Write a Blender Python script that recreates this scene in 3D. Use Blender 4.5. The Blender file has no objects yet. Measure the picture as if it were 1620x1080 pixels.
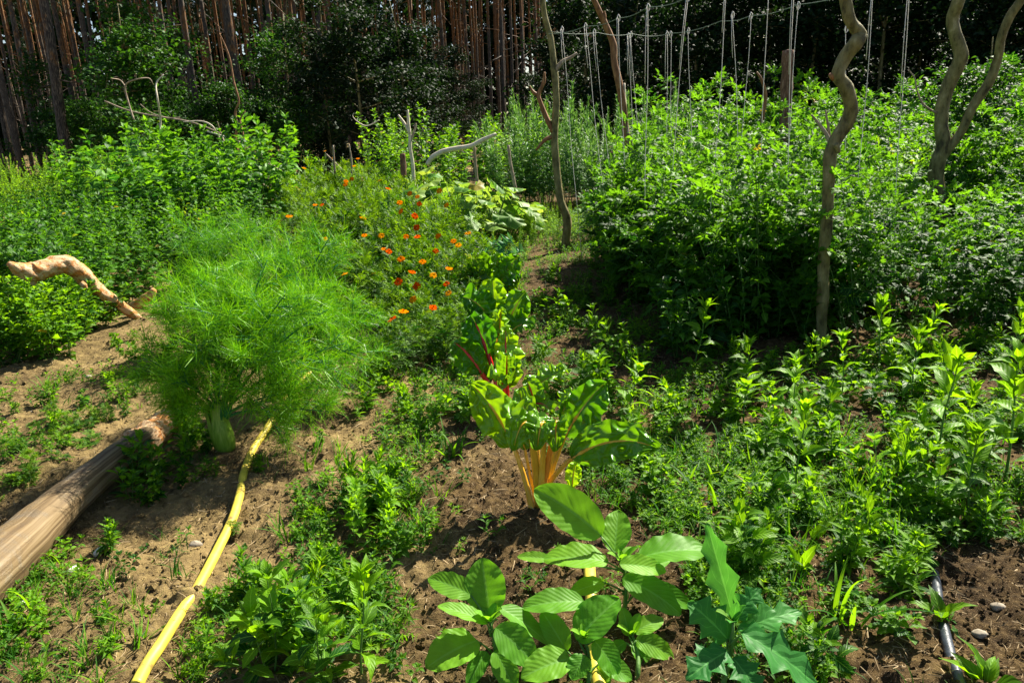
import bpy, math, random
import numpy as np
from math import radians as RAD, sin, cos, tan, pi
from mathutils import Matrix, Vector

scene = bpy.context.scene
COL = scene.collection
# ------------------------------------------------------------------ camera
EYE = 1.5; FPX = 1200.0; PITCH = RAD(16.3); ROLL = RAD(2.3)
_f = np.array([0, cos(PITCH), -sin(PITCH)]); _u0 = np.array([0, sin(PITCH), cos(PITCH)]); _r0 = np.array([1., 0, 0])
_r = _r0*cos(ROLL) - _u0*sin(ROLL); _u = _u0*cos(ROLL) + _r0*sin(ROLL)
camd = bpy.data.cameras.new('camera'); cam = bpy.data.objects.new('camera', camd); COL.objects.link(cam)
camd.sensor_width = 36; camd.lens = FPX/1620*36; camd.clip_start = 0.05; camd.clip_end = 600
cam.matrix_world = Matrix(((_r[0], _u[0], -_f[0], 0), (_r[1], _u[1], -_f[1], 0), (_r[2], _u[2], -_f[2], EYE), (0, 0, 0, 1)))
scene.camera = cam
# ------------------------------------------------------------------ sky and sun
SUN_AZ, SUN_EL = RAD(43), RAD(44)          # azimuth clockwise from +Y (into the picture) towards +X
world = bpy.data.worlds.new("World"); scene.world = world; world.use_nodes = True
wn = world.node_tree.nodes; wl = world.node_tree.links; wn.clear()
sky = wn.new('ShaderNodeTexSky'); sky.sky_type = 'NISHITA'; sky.sun_disc = False
sky.sun_elevation = SUN_EL; sky.sun_rotation = SUN_AZ
bg = wn.new('ShaderNodeBackground'); bg.inputs['Strength'].default_value = 0.05
wo = wn.new('ShaderNodeOutputWorld'); wl.new(sky.outputs[0], bg.inputs[0]); wl.new(bg.outputs[0], wo.inputs[0])
sd = bpy.data.lights.new('sun', 'SUN'); sun = bpy.data.objects.new('sun', sd); COL.objects.link(sun)
sd.energy = 5.0; sd.angle = RAD(0.53); sd.color = (1, .93, .79)
sdir = Vector((sin(SUN_AZ)*cos(SUN_EL), cos(SUN_AZ)*cos(SUN_EL), sin(SUN_EL)))
sun.rotation_euler = sdir.to_track_quat('Z', 'Y').to_euler()
scene.view_settings.view_transform = 'Standard'; scene.view_settings.look = 'None'
scene.view_settings.gamma = 1; scene.view_settings.exposure = 1.5
scene.cycles.max_bounces = 6; scene.cycles.diffuse_bounces = 1; scene.cycles.glossy_bounces = 1
scene.cycles.transmission_bounces = 4; scene.cycles.transparent_max_bounces = 4
scene.cycles.sample_clamp_indirect = 4
scene.cycles.caustics_reflective = False; scene.cycles.caustics_refractive = False

rng = np.random.default_rng(7); random.seed(7)
U = lambda a, b: float(rng.uniform(a, b))

# ------------------------------------------------------------------ noise and ground height
_T = np.random.default_rng(3).random((64, 64, 16))
def vnoise(x, y, z=0):
    x, y, z = np.broadcast_arrays(np.asarray(x, float), np.asarray(y, float), np.asarray(z, float))
    xi, yi, zi = np.floor(x).astype(int), np.floor(y).astype(int), np.floor(z).astype(int)
    fx, fy, fz = x-xi, y-yi, z-zi
    fx, fy, fz = (t*t*(3-2*t) for t in (fx, fy, fz))
    g = lambda a, b, c: _T[(xi+a) & 63, (yi+b) & 63, (zi+c) & 15]
    L = lambda a, b, t: a+(b-a)*t
    return L(L(L(g(0,0,0), g(1,0,0), fx), L(g(0,1,0), g(1,1,0), fx), fy), L(L(g(0,0,1), g(1,0,1), fx), L(g(0,1,1), g(1,1,1), fx), fy), fz)*2-1
def base_h(x, y):
    x = np.asarray(x, float); y = np.asarray(y, float)
    return .05*vnoise(x*.7+5, y*.7+3) + .025*vnoise(x*2.1, y*2.1+9)
def ground_h(x, y):
    x = np.asarray(x, float); y = np.asarray(y, float)
    h = base_h(x, y)
    near = np.clip((10-y)/5, 0, 1)
    d = .020*vnoise(x*7, y*7) + .018*np.abs(vnoise(x*17+3, y*17)) + .012*vnoise(x*38, y*38)
    for mx, my, a in MOUNDS: h = h + a*np.exp(-((x-mx)**2+(y-my)**2)/(2*.032**2))
    return h + d*near
MOUNDS = []
def GH(x, y): return float(base_h(x, y))

def ray(px, py):
    d = _f*FPX + _r*(px-810) + _u*(540-py)
    return d/d[1]
def at_y(px, py, y):                      # real point seen at that pixel, y metres out
    d = ray(px, py); return np.array([d[0]*y, y, EYE+d[2]*y])
def at_ground(px, py, h=0.0):
    d = ray(px, py); y = (EYE-h)/max(-d[2], 1e-3)
    for _ in range(6): y = (EYE-h-GH(d[0]*y, y))/max(-d[2], 1e-3)
    return np.array([d[0]*y, y, GH(d[0]*y, y)])
def at_z(px, py, z):
    d = ray(px, py); y = (z-EYE)/d[2]; return np.array([d[0]*y, y, z])
MOUNDS += [tuple(at_ground(299, 952)[:2])+(.040,), tuple(at_ground(488, 592)[:2])+(.04,)]
def project(P):
    P = np.atleast_2d(P) - np.array([0, 0, EYE]); w = P@_f
    return 810+FPX*(P@_r)/w, 540-FPX*(P@_u)/w, w

# ------------------------------------------------------------------ mesh accumulation
class Tpl:                                 # a quad template: V (n,3), F (m,4), UV (n,2)
    def __init__(s, V, F, UV): s.V, s.F, s.UV = np.asarray(V, float), np.asarray(F, int), np.asarray(UV, float)
class Acc:
    def __init__(s): s.V, s.F, s.UV, s.T, s.M, s.n = [], [], [], [], [], 0
    def add(s, tpl, R, P, tint, mi=0):
        R = np.asarray(R, float).reshape(-1, 3, 3); P = np.asarray(P, float).reshape(-1, 3); k = len(P)
        V = np.einsum('nij,vj->nvi', R, tpl.V) + P[:, None, :]; nv = len(tpl.V)
        s.V.append(V.reshape(-1, 3)); s.F.append((tpl.F[None]+(np.arange(k)*nv)[:, None, None]+s.n).reshape(-1, 4))
        s.UV.append(np.tile(tpl.UV, (k, 1))); s.T.append(np.repeat(np.broadcast_to(tint, (k,)), nv))
        s.M.append(np.full(k*len(tpl.F), mi)); s.n += k*nv
    def grid(s, V, UV, tint=.5, mi=0, closed=False):     # V (a,b,3)
        a, b = V.shape[:2]; idx = np.arange(a*b).reshape(a, b)
        if closed: idx = np.concatenate([idx, idx[:, :1]], 1)
        F = np.stack([idx[:-1, :-1], idx[:-1, 1:], idx[1:, 1:], idx[1:, :-1]], -1).reshape(-1, 4)+s.n
        s.V.append(V.reshape(-1, 3)); s.F.append(F); s.UV.append(UV.reshape(-1, 2))
        s.T.append(np.full(a*b, tint)); s.M.append(np.full(len(F), mi)); s.n += a*b
    def tube(s, P, r, sides=6, tint=.5, mi=0, cap=True, rough=0.0, flat=1.0):
        P = np.asarray(P, float); k = len(P); r = np.broadcast_to(np.asarray(r, float), (k,)).copy()
        if cap:
            e0 = P[0]-(P[1]-P[0])/(np.linalg.norm(P[1]-P[0])+1e-9)*r[0]*.05; e1 = P[-1]+(P[-1]-P[-2])/(np.linalg.norm(P[-1]-P[-2])+1e-9)*r[-1]*.15
            P = np.vstack([e0, P, e1]); r = np.concatenate([[r[0]*.03], r, [r[-1]*.03]]); k += 2
        D = np.gradient(P, axis=0); D /= np.linalg.norm(D, axis=1, keepdims=True)+1e-12
        ref = np.array([0, 0, 1.]) if abs(D[:, 2]).mean() < .8 else np.array([1., 0, 0])
        a = ref-D[0]*(ref@D[0]); a /= np.linalg.norm(a); A = np.empty((k, 3))
        for i in range(k):
            a = a-D[i]*(a@D[i]); a /= np.linalg.norm(a)+1e-12; A[i] = a
        B = np.cross(D, A); th = np.linspace(0, 2*pi, sides, endpoint=False)
        rr = r[:, None]*np.ones(sides)
        if rough: rr = rr*(1+rough*vnoise(P[:, 0:1]*23+np.cos(th)*1.3, P[:, 1:2]*23+np.sin(th)*1.3, P[:, 2:3]*9)+.5*rough*vnoise(P[:, 0:1]*60+np.cos(th)*4, P[:, 2:3]*60+np.sin(th)*4))
        V = P[:, None]+rr[..., None]*(np.cos(th)[None, :, None]*A[:, None]+flat*np.sin(th)[None, :, None]*B[:, None])
        L = np.concatenate([[0], np.cumsum(np.linalg.norm(np.diff(P, axis=0), axis=1))])
        UV = np.stack(np.broadcast_arrays(th[None]/(2*pi), L[:, None]), -1)
        s.grid(V, UV, tint, mi, closed=True)
    def mesh(s, name, mats, smooth=True):
        V = np.concatenate(s.V); F = np.concatenate(s.F); me = bpy.data.meshes.new(name)
        me.vertices.add(len(V)); me.vertices.foreach_set('co', V.astype(np.float32).ravel())
        me.loops.add(F.size); me.loops.foreach_set('vertex_index', F.astype(np.int32).ravel())
        me.polygons.add(len(F)); me.polygons.foreach_set('loop_start', np.arange(0, F.size, 4, dtype=np.int32))
        me.polygons.foreach_set('loop_total', np.full(len(F), 4, np.int32))
        me.polygons.foreach_set('material_index', np.concatenate(s.M).astype(np.int32))
        me.polygons.foreach_set('use_smooth', np.full(len(F), smooth))
        uv = me.uv_layers.new(name='UVMap'); uv.data.foreach_set('uv', np.concatenate(s.UV)[F.ravel()].astype(np.float32).ravel())
        at = me.attributes.new('tint', 'FLOAT', 'POINT'); at.data.foreach_set('value', np.concatenate(s.T).astype(np.float32))
        for m in (mats if isinstance(mats, (list, tuple)) else [mats]): me.materials.append(m)
        me.update(calc_edges=True); me.validate(); return me
    def build(s, name, mats, parent=None, loc=None, smooth=True):
        o = bpy.data.objects.new(name, s.mesh(name, mats, smooth)); COL.objects.link(o)
        if parent: o.parent = parent
        if loc is not None: o.location = loc
        return o

def tag(o, label=None, cat=None, group=None, kind=None):
    for k, v in (('label', label), ('category', cat), ('group', group), ('kind', kind)):
        if v: o[k] = v
    return o
def empty(name, loc=(0, 0, 0), rz=0, sc=1.0):
    o = bpy.data.objects.new(name, None); COL.objects.link(o); o.location = loc; o.rotation_euler = (0, 0, rz); o.scale = (sc,)*3
    o.empty_display_size = .1; return o
CH = {}
def kids(o): return [c for c in bpy.data.objects if c.parent == o] if o.name not in CH else CH[o.name]
class Proto:                               # a thing described once: parts (name, mesh); the first placing makes it, later ones copy it
    def __init__(s, name, parts): s.name, s.parts, s.first = name, parts, None
    def place(s, loc, rz, sc, label, cat, group=None, tilt=(0, 0), sz=None):
        if s.first is None:
            if len(s.parts) == 1: o = bpy.data.objects.new(s.name, s.parts[0][1]); COL.objects.link(o); ch = []
            else:
                o = bpy.data.objects.new(s.name, None); COL.objects.link(o); ch = []
                for n, m in s.parts:
                    c = bpy.data.objects.new(n, m); COL.objects.link(c); c.parent = o; ch.append(c)
            s.first, s.ch = o, ch
        else:
            o = s.first.copy(); COL.objects.link(o)
            for c0 in s.ch:
                c = c0.copy(); COL.objects.link(c); c.parent = o
        o.location = loc; o.rotation_euler = (tilt[0], tilt[1], rz); o.scale = (sc, sc, sz or sc)
        for k in ('label', 'category', 'group'):
            if k in o: del o[k]
        return tag(o, label, cat, group)

# ------------------------------------------------------------------ materials
def new_mat(name):
    m = bpy.data.materials.new(name); m.use_nodes = True; nt = m.node_tree; nt.nodes.clear()
    return m, nt.nodes, nt.links
def N(ns, t, **kw):
    n = ns.new('ShaderNode'+t)
    for k, v in kw.items():
        if k in ('operation', 'data_type', 'blend_type', 'attribute_name', 'noise_dimensions', 'wave_type', 'feature', 'bands_direction', 'vector_type', 'distance'): setattr(n, k, v)
        else: n.inputs[k.replace('_', ' ')].default_value = v
    return n
def mth(ns, ls, op, a, b=None, c=None, clamp=False):
    n = ns.new('ShaderNodeMath'); n.operation = op; n.use_clamp = clamp
    for i, v in enumerate((a, b, c)):
        if v is None: continue
        if isinstance(v, (int, float)): n.inputs[i].default_value = v
        else: ls.new(v, n.inputs[i])
    return n.outputs[0]
def ramp(ns, ls, fac, stops, interp='LINEAR'):
    r = ns.new('ShaderNodeValToRGB'); r.color_ramp.interpolation = interp; e = r.color_ramp.elements
    while len(e) < len(stops): e.new(.5)
    for el, (p, c) in zip(e, stops): el.position = p; el.color = (*c, 1) if len(c) == 3 else c
    ls.new(fac, r.inputs[0]); return r.outputs[0]
def mixc(ns, ls, fac, a, b):
    n = ns.new('ShaderNodeMix'); n.data_type = 'RGBA'
    for i, v in ((0, fac), (6, a), (7, b)):
        if isinstance(v, (int, float)): n.inputs[i].default_value = v
        elif isinstance(v, tuple): n.inputs[i].default_value = (*v, 1)
        else: ls.new(v, n.inputs[i])
    return n.outputs[2]
def leaf_mat(name, ca, cb, trans=.42, tcol=None, veins=.5, nv=7, slope=.55, rough=.48, spec=.2, odd=(.22, .17, .02), vcol=None, bump=.25, back=None):
    m, ns, ls = new_mat(name)
    t = ns.new('ShaderNodeAttribute'); t.attribute_name = 'tint'
    uv = ns.new('ShaderNodeTexCoord'); sp = ns.new('ShaderNodeSeparateXYZ'); ls.new(uv.outputs['UV'], sp.inputs[0])
    oi = ns.new('ShaderNodeObjectInfo')
    tt = mth(ns, ls, 'ADD', t.outputs['Fac'], mth(ns, ls, 'MULTIPLY', mth(ns, ls, 'SUBTRACT', oi.outputs['Random'], 1.0), .38))
    base = ramp(ns, ls, tt, [(0, ca), (.9, cb), (.985, odd)])
    nz = ns.new('ShaderNodeTexNoise'); nz.inputs['Scale'].default_value = 30; ls.new(uv.outputs['Object'], nz.inputs[0])
    u = mth(ns, ls, 'ABSOLUTE', mth(ns, ls, 'SUBTRACT', sp.outputs[0], .5))
    mid = mth(ns, ls, 'LESS_THAN', u, .03)
    fr = mth(ns, ls, 'FRACT', mth(ns, ls, 'MULTIPLY', mth(ns, ls, 'SUBTRACT', sp.outputs[1], mth(ns, ls, 'MULTIPLY', u, slope)), nv))
    tri = mth(ns, ls, 'ABSOLUTE', mth(ns, ls, 'SUBTRACT', fr, .5))
    side = mth(ns, ls, 'GREATER_THAN', tri, .46)
    vn = mth(ns, ls, 'MULTIPLY', mth(ns, ls, 'MAXIMUM', mid, mth(ns, ls, 'MULTIPLY', side, .55)), veins)
    base = mixc(ns, ls, vn, base, vcol or tuple(min(1, c*1.7+.05) for c in cb))
    hs = ns.new('ShaderNodeHueSaturation'); ls.new(base, hs.inputs['Color'])
    ls.new(mth(ns, ls, 'MULTIPLY_ADD', nz.outputs[0], .5, .75), hs.inputs['Value'])
    pb = ns.new('ShaderNodeBsdfPrincipled'); ls.new(hs.outputs[0], pb.inputs['Base Color'])
    pb.inputs['Roughness'].default_value = rough; pb.inputs['Specular IOR Level'].default_value = spec
    bp = ns.new('ShaderNodeBump'); bp.inputs['Strength'].default_value = bump; bp.inputs['Distance'].default_value = .01
    ls.new(mth(ns, ls, 'ADD', mth(ns, ls, 'MULTIPLY', tri, -1.0), mth(ns, ls, 'MULTIPLY', nz.outputs[0], .6)), bp.inputs['Height']); ls.new(bp.outputs[0], pb.inputs['Normal'])
    tr = ns.new('ShaderNodeBsdfTranslucent')
    tc = ns.new('ShaderNodeMix'); tc.data_type = 'RGBA'; tc.blend_type = 'MULTIPLY'; tc.inputs[0].default_value = 1
    ls.new(hs.outputs[0], tc.inputs[6]); k = tcol or (2.6, 2.2, 1.0); tc.inputs[7].default_value = (*k, 1)
    ls.new(tc.outputs[2], tr.inputs[0])
    mx = ns.new('ShaderNodeMixShader'); mx.inputs[0].default_value = trans
    ls.new(pb.outputs[0], mx.inputs[1]); ls.new(tr.outputs[0], mx.inputs[2])
    o = ns.new('ShaderNodeOutputMaterial'); ls.new(mx.outputs[0], o.inputs[0]); return m
def plain_mat(name, stops, scale=8, rough=.7, bump=.4, detail=6, stretch=(1, 1, 1), spec=.3, coord='Object', bdist=.01, sub=0):
    m, ns, ls = new_mat(name); tc = ns.new('ShaderNodeTexCoord'); mp = ns.new('ShaderNodeMapping'); mp.inputs['Scale'].default_value = stretch
    ls.new(tc.outputs[coord], mp.inputs[0]); nz = ns.new('ShaderNodeTexNoise'); nz.inputs['Scale'].default_value = scale; nz.inputs['Detail'].default_value = detail
    nz.inputs['Roughness'].default_value = .65
    ls.new(mp.outputs[0], nz.inputs[0]); c = ramp(ns, ls, nz.outputs[0], stops)
    pb = ns.new('ShaderNodeBsdfPrincipled'); ls.new(c, pb.inputs['Base Color']); pb.inputs['Roughness'].default_value = rough; pb.inputs['Specular IOR Level'].default_value = spec
    bp = ns.new('ShaderNodeBump'); bp.inputs['Strength'].default_value = bump; bp.inputs['Distance'].default_value = bdist; ls.new(nz.outputs[0], bp.inputs['Height']); ls.new(bp.outputs[0], pb.inputs['Normal'])
    o = ns.new('ShaderNodeOutputMaterial'); ls.new(pb.outputs[0], o.inputs[0]); return m

M = {}
M['weed'] = leaf_mat('weed_leaf', (.010, .07, .003), (.16, .35, .004))
M['weed_dark'] = leaf_mat('dark_herb_leaf', (.006, .05, .004), (.085, .24, .006), trans=.38)
M['weed_yellow'] = leaf_mat('yellow_green_leaf', (.04, .14, .006), (.18, .34, .010), trans=.45)
M['tall'] = leaf_mat('tall_herb_leaf', (.008, .065, .006), (.11, .29, .008), trans=.38)
M['tomato'] = leaf_mat('tomato_leaf', (.005, .045, .004), (.105, .28, .008), trans=.40, rough=.5)
M['narrow'] = leaf_mat('narrow_leaf', (.05, .15, .04), (.13, .28, .07), trans=.3, veins=.2, rough=.38)
M['grass'] = leaf_mat('grass_blade', (.02, .11, .004), (.17, .37, .008), trans=.4, veins=.15)
M['amaranth'] = leaf_mat('amaranth_leaf', (.08, .26, .014), (.20, .43, .022), trans=.4, veins=.4, nv=9, slope=.68, bump=.14, rough=.5, vcol=(.20, .45, .10), tcol=(2.0, 1.9, .7))
M['lobed'] = leaf_mat('lobed_leaf', (.03, .17, .03), (.07, .27, .04), trans=.35, veins=.4, nv=6)
M['chard'] = leaf_mat('chard_leaf', (.035, .17, .006), (.22, .43, .012), trans=.28, veins=.35, nv=8, slope=.5, rough=.28, spec=.5, vcol=(.16, .36, .06), bump=.15, tcol=(2.6, 2.1, .6))
M['kale'] = leaf_mat('kale_leaf', (.04, .16, .07), (.09, .25, .11), trans=.25, rough=.5)
M['squash'] = leaf_mat('squash_leaf', (.07, .19, .02), (.26, .38, .07), trans=.32, veins=.35, nv=5, rough=.5)
M['marigold'] = leaf_mat('marigold_leaf', (.010, .07, .003), (.15, .30, .007), trans=.32, veins=0)
M['fennel'] = leaf_mat('fennel_thread', (.04, .21, .004), (.22, .50, .008), trans=.25, veins=0, rough=.4, bump=0, odd=(.25, .3, .03))
M['oak'] = leaf_mat('oak_leaf', (.006, .04, .005), (.045, .14, .008), trans=.3, rough=.55, spec=.2)
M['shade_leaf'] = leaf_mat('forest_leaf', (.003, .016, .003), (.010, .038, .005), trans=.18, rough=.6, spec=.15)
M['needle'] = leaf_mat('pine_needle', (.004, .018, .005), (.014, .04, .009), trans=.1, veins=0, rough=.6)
M['stem'] = plain_mat('green_stem', [(.3, (.05, .14, .02)), (.7, (.12, .24, .05))], scale=20, rough=.5)
M['fstem'] = plain_mat('fennel_stalk', [(.3, (.012, .12, .03)), (.7, (.03, .2, .05))], scale=14, rough=.4)
M['bulb'] = plain_mat('fennel_bulb', [(.3, (.10, .24, .010)), (.5, (.20, .36, .03)), (.72, (.36, .48, .10))], scale=40, rough=.35, stretch=(2.5, 2.5, .25), bump=.3, spec=.5)
M['petal_o'] = plain_mat('orange_petal', [(.35, (.62, .13, .001)), (.65, (.68, .19, .002))], scale=60, rough=.9, bump=.1, spec=0)
M['petal_r'] = plain_mat('red_orange_petal', [(.35, (.50, .045, .001)), (.65, (.62, .085, .001))], scale=60, rough=.9, bump=.1, spec=0)
M['petal_y'] = plain_mat('yellow_orange_petal', [(.35, (.62, .20, .002)), (.65, (.68, .28, .003))], scale=60, rough=.9, bump=.1, spec=0)
M['red_stalk'] = plain_mat('red_stalk', [(.3, (.5, .006, .014)), (.7, (.85, .03, .02))], scale=18, rough=.3, spec=.6, stretch=(2, 2, .4))
M['yellow_stalk'] = plain_mat('yellow_stalk', [(.3, (.62, .30, .015)), (.55, (.85, .48, .04)), (.8, (.80, .60, .15))], scale=15, rough=.32, spec=.5, stretch=(2, 2, .4))
M['orange_stalk'] = plain_mat('orange_stalk', [(.3, (.75, .20, .015)), (.7, (.9, .36, .04))], scale=15, rough=.32, spec=.5)
M['straw'] = plain_mat('straw', [(.3, (.22, .15, .07)), (.7, (.46, .35, .20))], scale=9, rough=.8)
M['twine'] = plain_mat('white_twine', [(.3, (.55, .52, .45)), (.7, (.82, .80, .74))], scale=40, rough=.9, bump=.1)
M['wire'] = plain_mat('green_line', [(.3, (.05, .09, .06)), (.7, (.14, .20, .14))], scale=50, rough=.6)
M['hose'] = plain_mat('yellow_hose', [(.30, (.20, .13, .045)), (.40, (.48, .36, .05)), (.52, (.66, .53, .05)), (.75, (.74, .62, .09))], scale=11, rough=.5, spec=.5, detail=9, bump=.12)
M['pipe'] = plain_mat('black_pipe', [(.3, (.012, .016, .024)), (.7, (.04, .05, .07))], scale=30, rough=.4, spec=.5)
M['pole'] = plain_mat('smooth_pole_bark', [(.34, (.045, .038, .012)), (.46, (.15, .13, .045)), (.6, (.24, .21, .085)), (.72, (.40, .36, .19))], scale=14, rough=.6, stretch=(1.3, 1.3, .6), detail=12, bump=1.0, bdist=.02)
M['pole_red'] = plain_mat('reddish_pole_bark', [(.28, (.07, .03, .012)), (.5, (.22, .10, .04)), (.72, (.38, .22, .10))], scale=9, rough=.7, stretch=(3, 3, .8), detail=9, bump=.6)
M['post'] = plain_mat('old_post_bark', [(.3, (.05, .025, .015)), (.55, (.20, .10, .06)), (.75, (.38, .28, .2))], scale=14, rough=.85, stretch=(2, 2, .6), detail=9, bump=.9)
M['dead'] = plain_mat('dead_branch', [(.3, (.16, .11, .07)), (.7, (.42, .34, .25))], scale=14, rough=.8, bump=.4)
M['dead_red'] = plain_mat('red_brown_branch', [(.3, (.12, .05, .02)), (.7, (.36, .19, .09))], scale=14, rough=.8, bump=.4)
M['pale'] = plain_mat('bleached_branch', [(.3, (.45, .38, .27)), (.7, (.72, .64, .50))], scale=14, rough=.7, bump=.3)
M['white'] = plain_mat('white_plastic', [(.3, (.62, .60, .54)), (.7, (.80, .79, .74))], scale=40, rough=.5)
M['stone'] = plain_mat('stone', [(.3, (.20, .16, .11)), (.7, (.40, .35, .27))], scale=20, rough=.8)
M['slat'] = plain_mat('grey_slat', [(.3, (.12, .09, .07)), (.7, (.30, .25, .2))], scale=14, rough=.8)

def soil_mat():
    m, ns, ls = new_mat('garden_soil'); tc = ns.new('ShaderNodeTexCoord'); P = tc.outputs['Object']
    def nz(sc, det=8, rg=.6):
        n = ns.new('ShaderNodeTexNoise'); n.inputs['Scale'].default_value = sc; n.inputs['Detail'].default_value = det; n.inputs['Roughness'].default_value = rg; ls.new(P, n.inputs[0]); return n.outputs[0]
    a = nz(1.6, 4); b = nz(26, 10, .75); c = nz(160, 4, .7)
    col = ramp(ns, ls, mth(ns, ls, 'ADD', mth(ns, ls, 'MULTIPLY', a, .35), mth(ns, ls, 'MULTIPLY', b, .65)), [(.36, (.035, .022, .010)), (.46, (.12, .082, .035)), (.56, (.25, .18, .072)), (.66, (.40, .305, .12))])
    sx = ns.new('ShaderNodeSeparateXYZ'); ls.new(P, sx.inputs[0])
    wet = ramp(ns, ls, mth(ns, ls, 'ADD', mth(ns, ls, 'MULTIPLY', sx.outputs[0], .5), mth(ns, ls, 'MULTIPLY', nz(1.3, 5), 1.0)), [(.26, (0, 0, 0)), (.44, (1, 1, 1))])
    dk = ns.new('ShaderNodeMix'); dk.data_type = 'RGBA'; dk.blend_type = 'MULTIPLY'; ls.new(mth(ns, ls, 'MULTIPLY', wet, .85), dk.inputs[0]); ls.new(col, dk.inputs[6]); dk.inputs[7].default_value = (.42, .36, .33, 1); col = dk.outputs[2]
    sandy = ramp(ns, ls, nz(.9, 6, .7), [(.5, (0, 0, 0)), (.62, (1, 1, 1))]); col = mixc(ns, ls, mth(ns, ls, 'MULTIPLY', mth(ns, ls, 'MULTIPLY', sandy, .5), mth(ns, ls, 'SUBTRACT', 1.0, wet)), col, (.42, .30, .125))
    vo = ns.new('ShaderNodeTexVoronoi'); vo.inputs['Scale'].default_value = 120; ls.new(P, vo.inputs['Vector'])
    fib = ns.new('ShaderNodeTexNoise'); fib.inputs['Scale'].default_value = 90; fib.inputs['Distortion'].default_value = 3; ls.new(P, fib.inputs[0])
    fl = mth(ns, ls, 'GREATER_THAN', fib.outputs[0], .63)
    col = mixc(ns, ls, mth(ns, ls, 'MULTIPLY', fl, .55), col, (.36, .26, .14))
    pb = ns.new('ShaderNodeBsdfPrincipled'); ls.new(col, pb.inputs['Base Color']); pb.inputs['Roughness'].default_value = .95; pb.inputs['Specular IOR Level'].default_value = .12
    h = mth(ns, ls, 'ADD', mth(ns, ls, 'MULTIPLY', b, 1.0), mth(ns, ls, 'MULTIPLY', c, .5))
    bp = ns.new('ShaderNodeBump'); bp.inputs['Strength'].default_value = 1.0; bp.inputs['Distance'].default_value = .018; ls.new(h, bp.inputs['Height']); ls.new(bp.outputs[0], pb.inputs['Normal'])
    o = ns.new('ShaderNodeOutputMaterial'); ls.new(pb.outputs[0], o.inputs[0]); return m
def log_mat(name, bare, bark, z0, patch=.55, uvs=(8, 2.2), zg=0):
    m, ns, ls = new_mat(name); tc = ns.new('ShaderNodeTexCoord'); P = tc.outputs['Object']
    mp = ns.new('ShaderNodeMapping'); mp.inputs['Scale'].default_value = (uvs[0]*3, uvs[1], 1); ls.new(tc.outputs['UV'], mp.inputs[0])
    g = ns.new('ShaderNodeTexNoise'); g.inputs['Scale'].default_value = 3; g.inputs['Detail'].default_value = 10; g.inputs['Distortion'].default_value = .5; ls.new(mp.outputs[0], g.inputs[0])
    p = ns.new('ShaderNodeTexNoise'); p.inputs['Scale'].default_value = z0; p.inputs['Detail'].default_value = 8; p.inputs['Roughness'].default_value = .7; ls.new(P, p.inputs[0])
    a = ramp(ns, ls, g.outputs[0], [(.3, bare[0]), (.5, bare[1]), (.68, bare[2])]); b = ramp(ns, ls, g.outputs[0], [(.3, bark[0]), (.5, bark[1]), (.7, bark[2])])
    pf = p.outputs[0]
    if zg:
        sx = ns.new('ShaderNodeSeparateXYZ'); ls.new(P, sx.inputs[0]); pf = mth(ns, ls, 'ADD', pf, mth(ns, ls, 'MULTIPLY', mth(ns, ls, 'SUBTRACT', 6.0, sx.outputs[2]), zg))
    f = ramp(ns, ls, pf, [(patch-.04, (0, 0, 0)), (patch+.04, (1, 1, 1))])
    c = mixc(ns, ls, f, a, b)
    pb = ns.new('ShaderNodeBsdfPrincipled'); ls.new(c, pb.inputs['Base Color']); pb.inputs['Roughness'].default_value = .65; pb.inputs['Specular IOR Level'].default_value = .3
    bp = ns.new('ShaderNodeBump'); bp.inputs['Strength'].default_value = .5; bp.inputs['Distance'].default_value = .008
    ls.new(mth(ns, ls, 'ADD', g.outputs[0], mth(ns, ls, 'MULTIPLY', f, .6)), bp.inputs['Height']); ls.new(bp.outputs[0], pb.inputs['Normal'])
    o = ns.new('ShaderNodeOutputMaterial'); ls.new(pb.outputs[0], o.inputs[0]); return m
M['soil'] = soil_mat()
M['log'] = log_mat('weathered_log', [(.05, .028, .012), (.15, .10, .045), (.27, .20, .11)], [(.04, .027, .014), (.13, .095, .055), (.30, .25, .18)], 3.2, .57, uvs=(4, .4))
M['orange_bark'] = log_mat('orange_bark', [(.26, .075, .015), (.46, .18, .035), (.60, .32, .11)], [(.34, .17, .07), (.58, .38, .20), (.70, .55, .36)], 22, .50, uvs=(12, 5))
M['pine_bark'] = log_mat('pine_bark', [(.035, .012, .004), (.12, .052, .016), (.42, .20, .055)], [(.008, .006, .004), (.04, .029, .021), (.24, .185, .135)], 1.6, .50, uvs=(5, 2.5), zg=.035)

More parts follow.
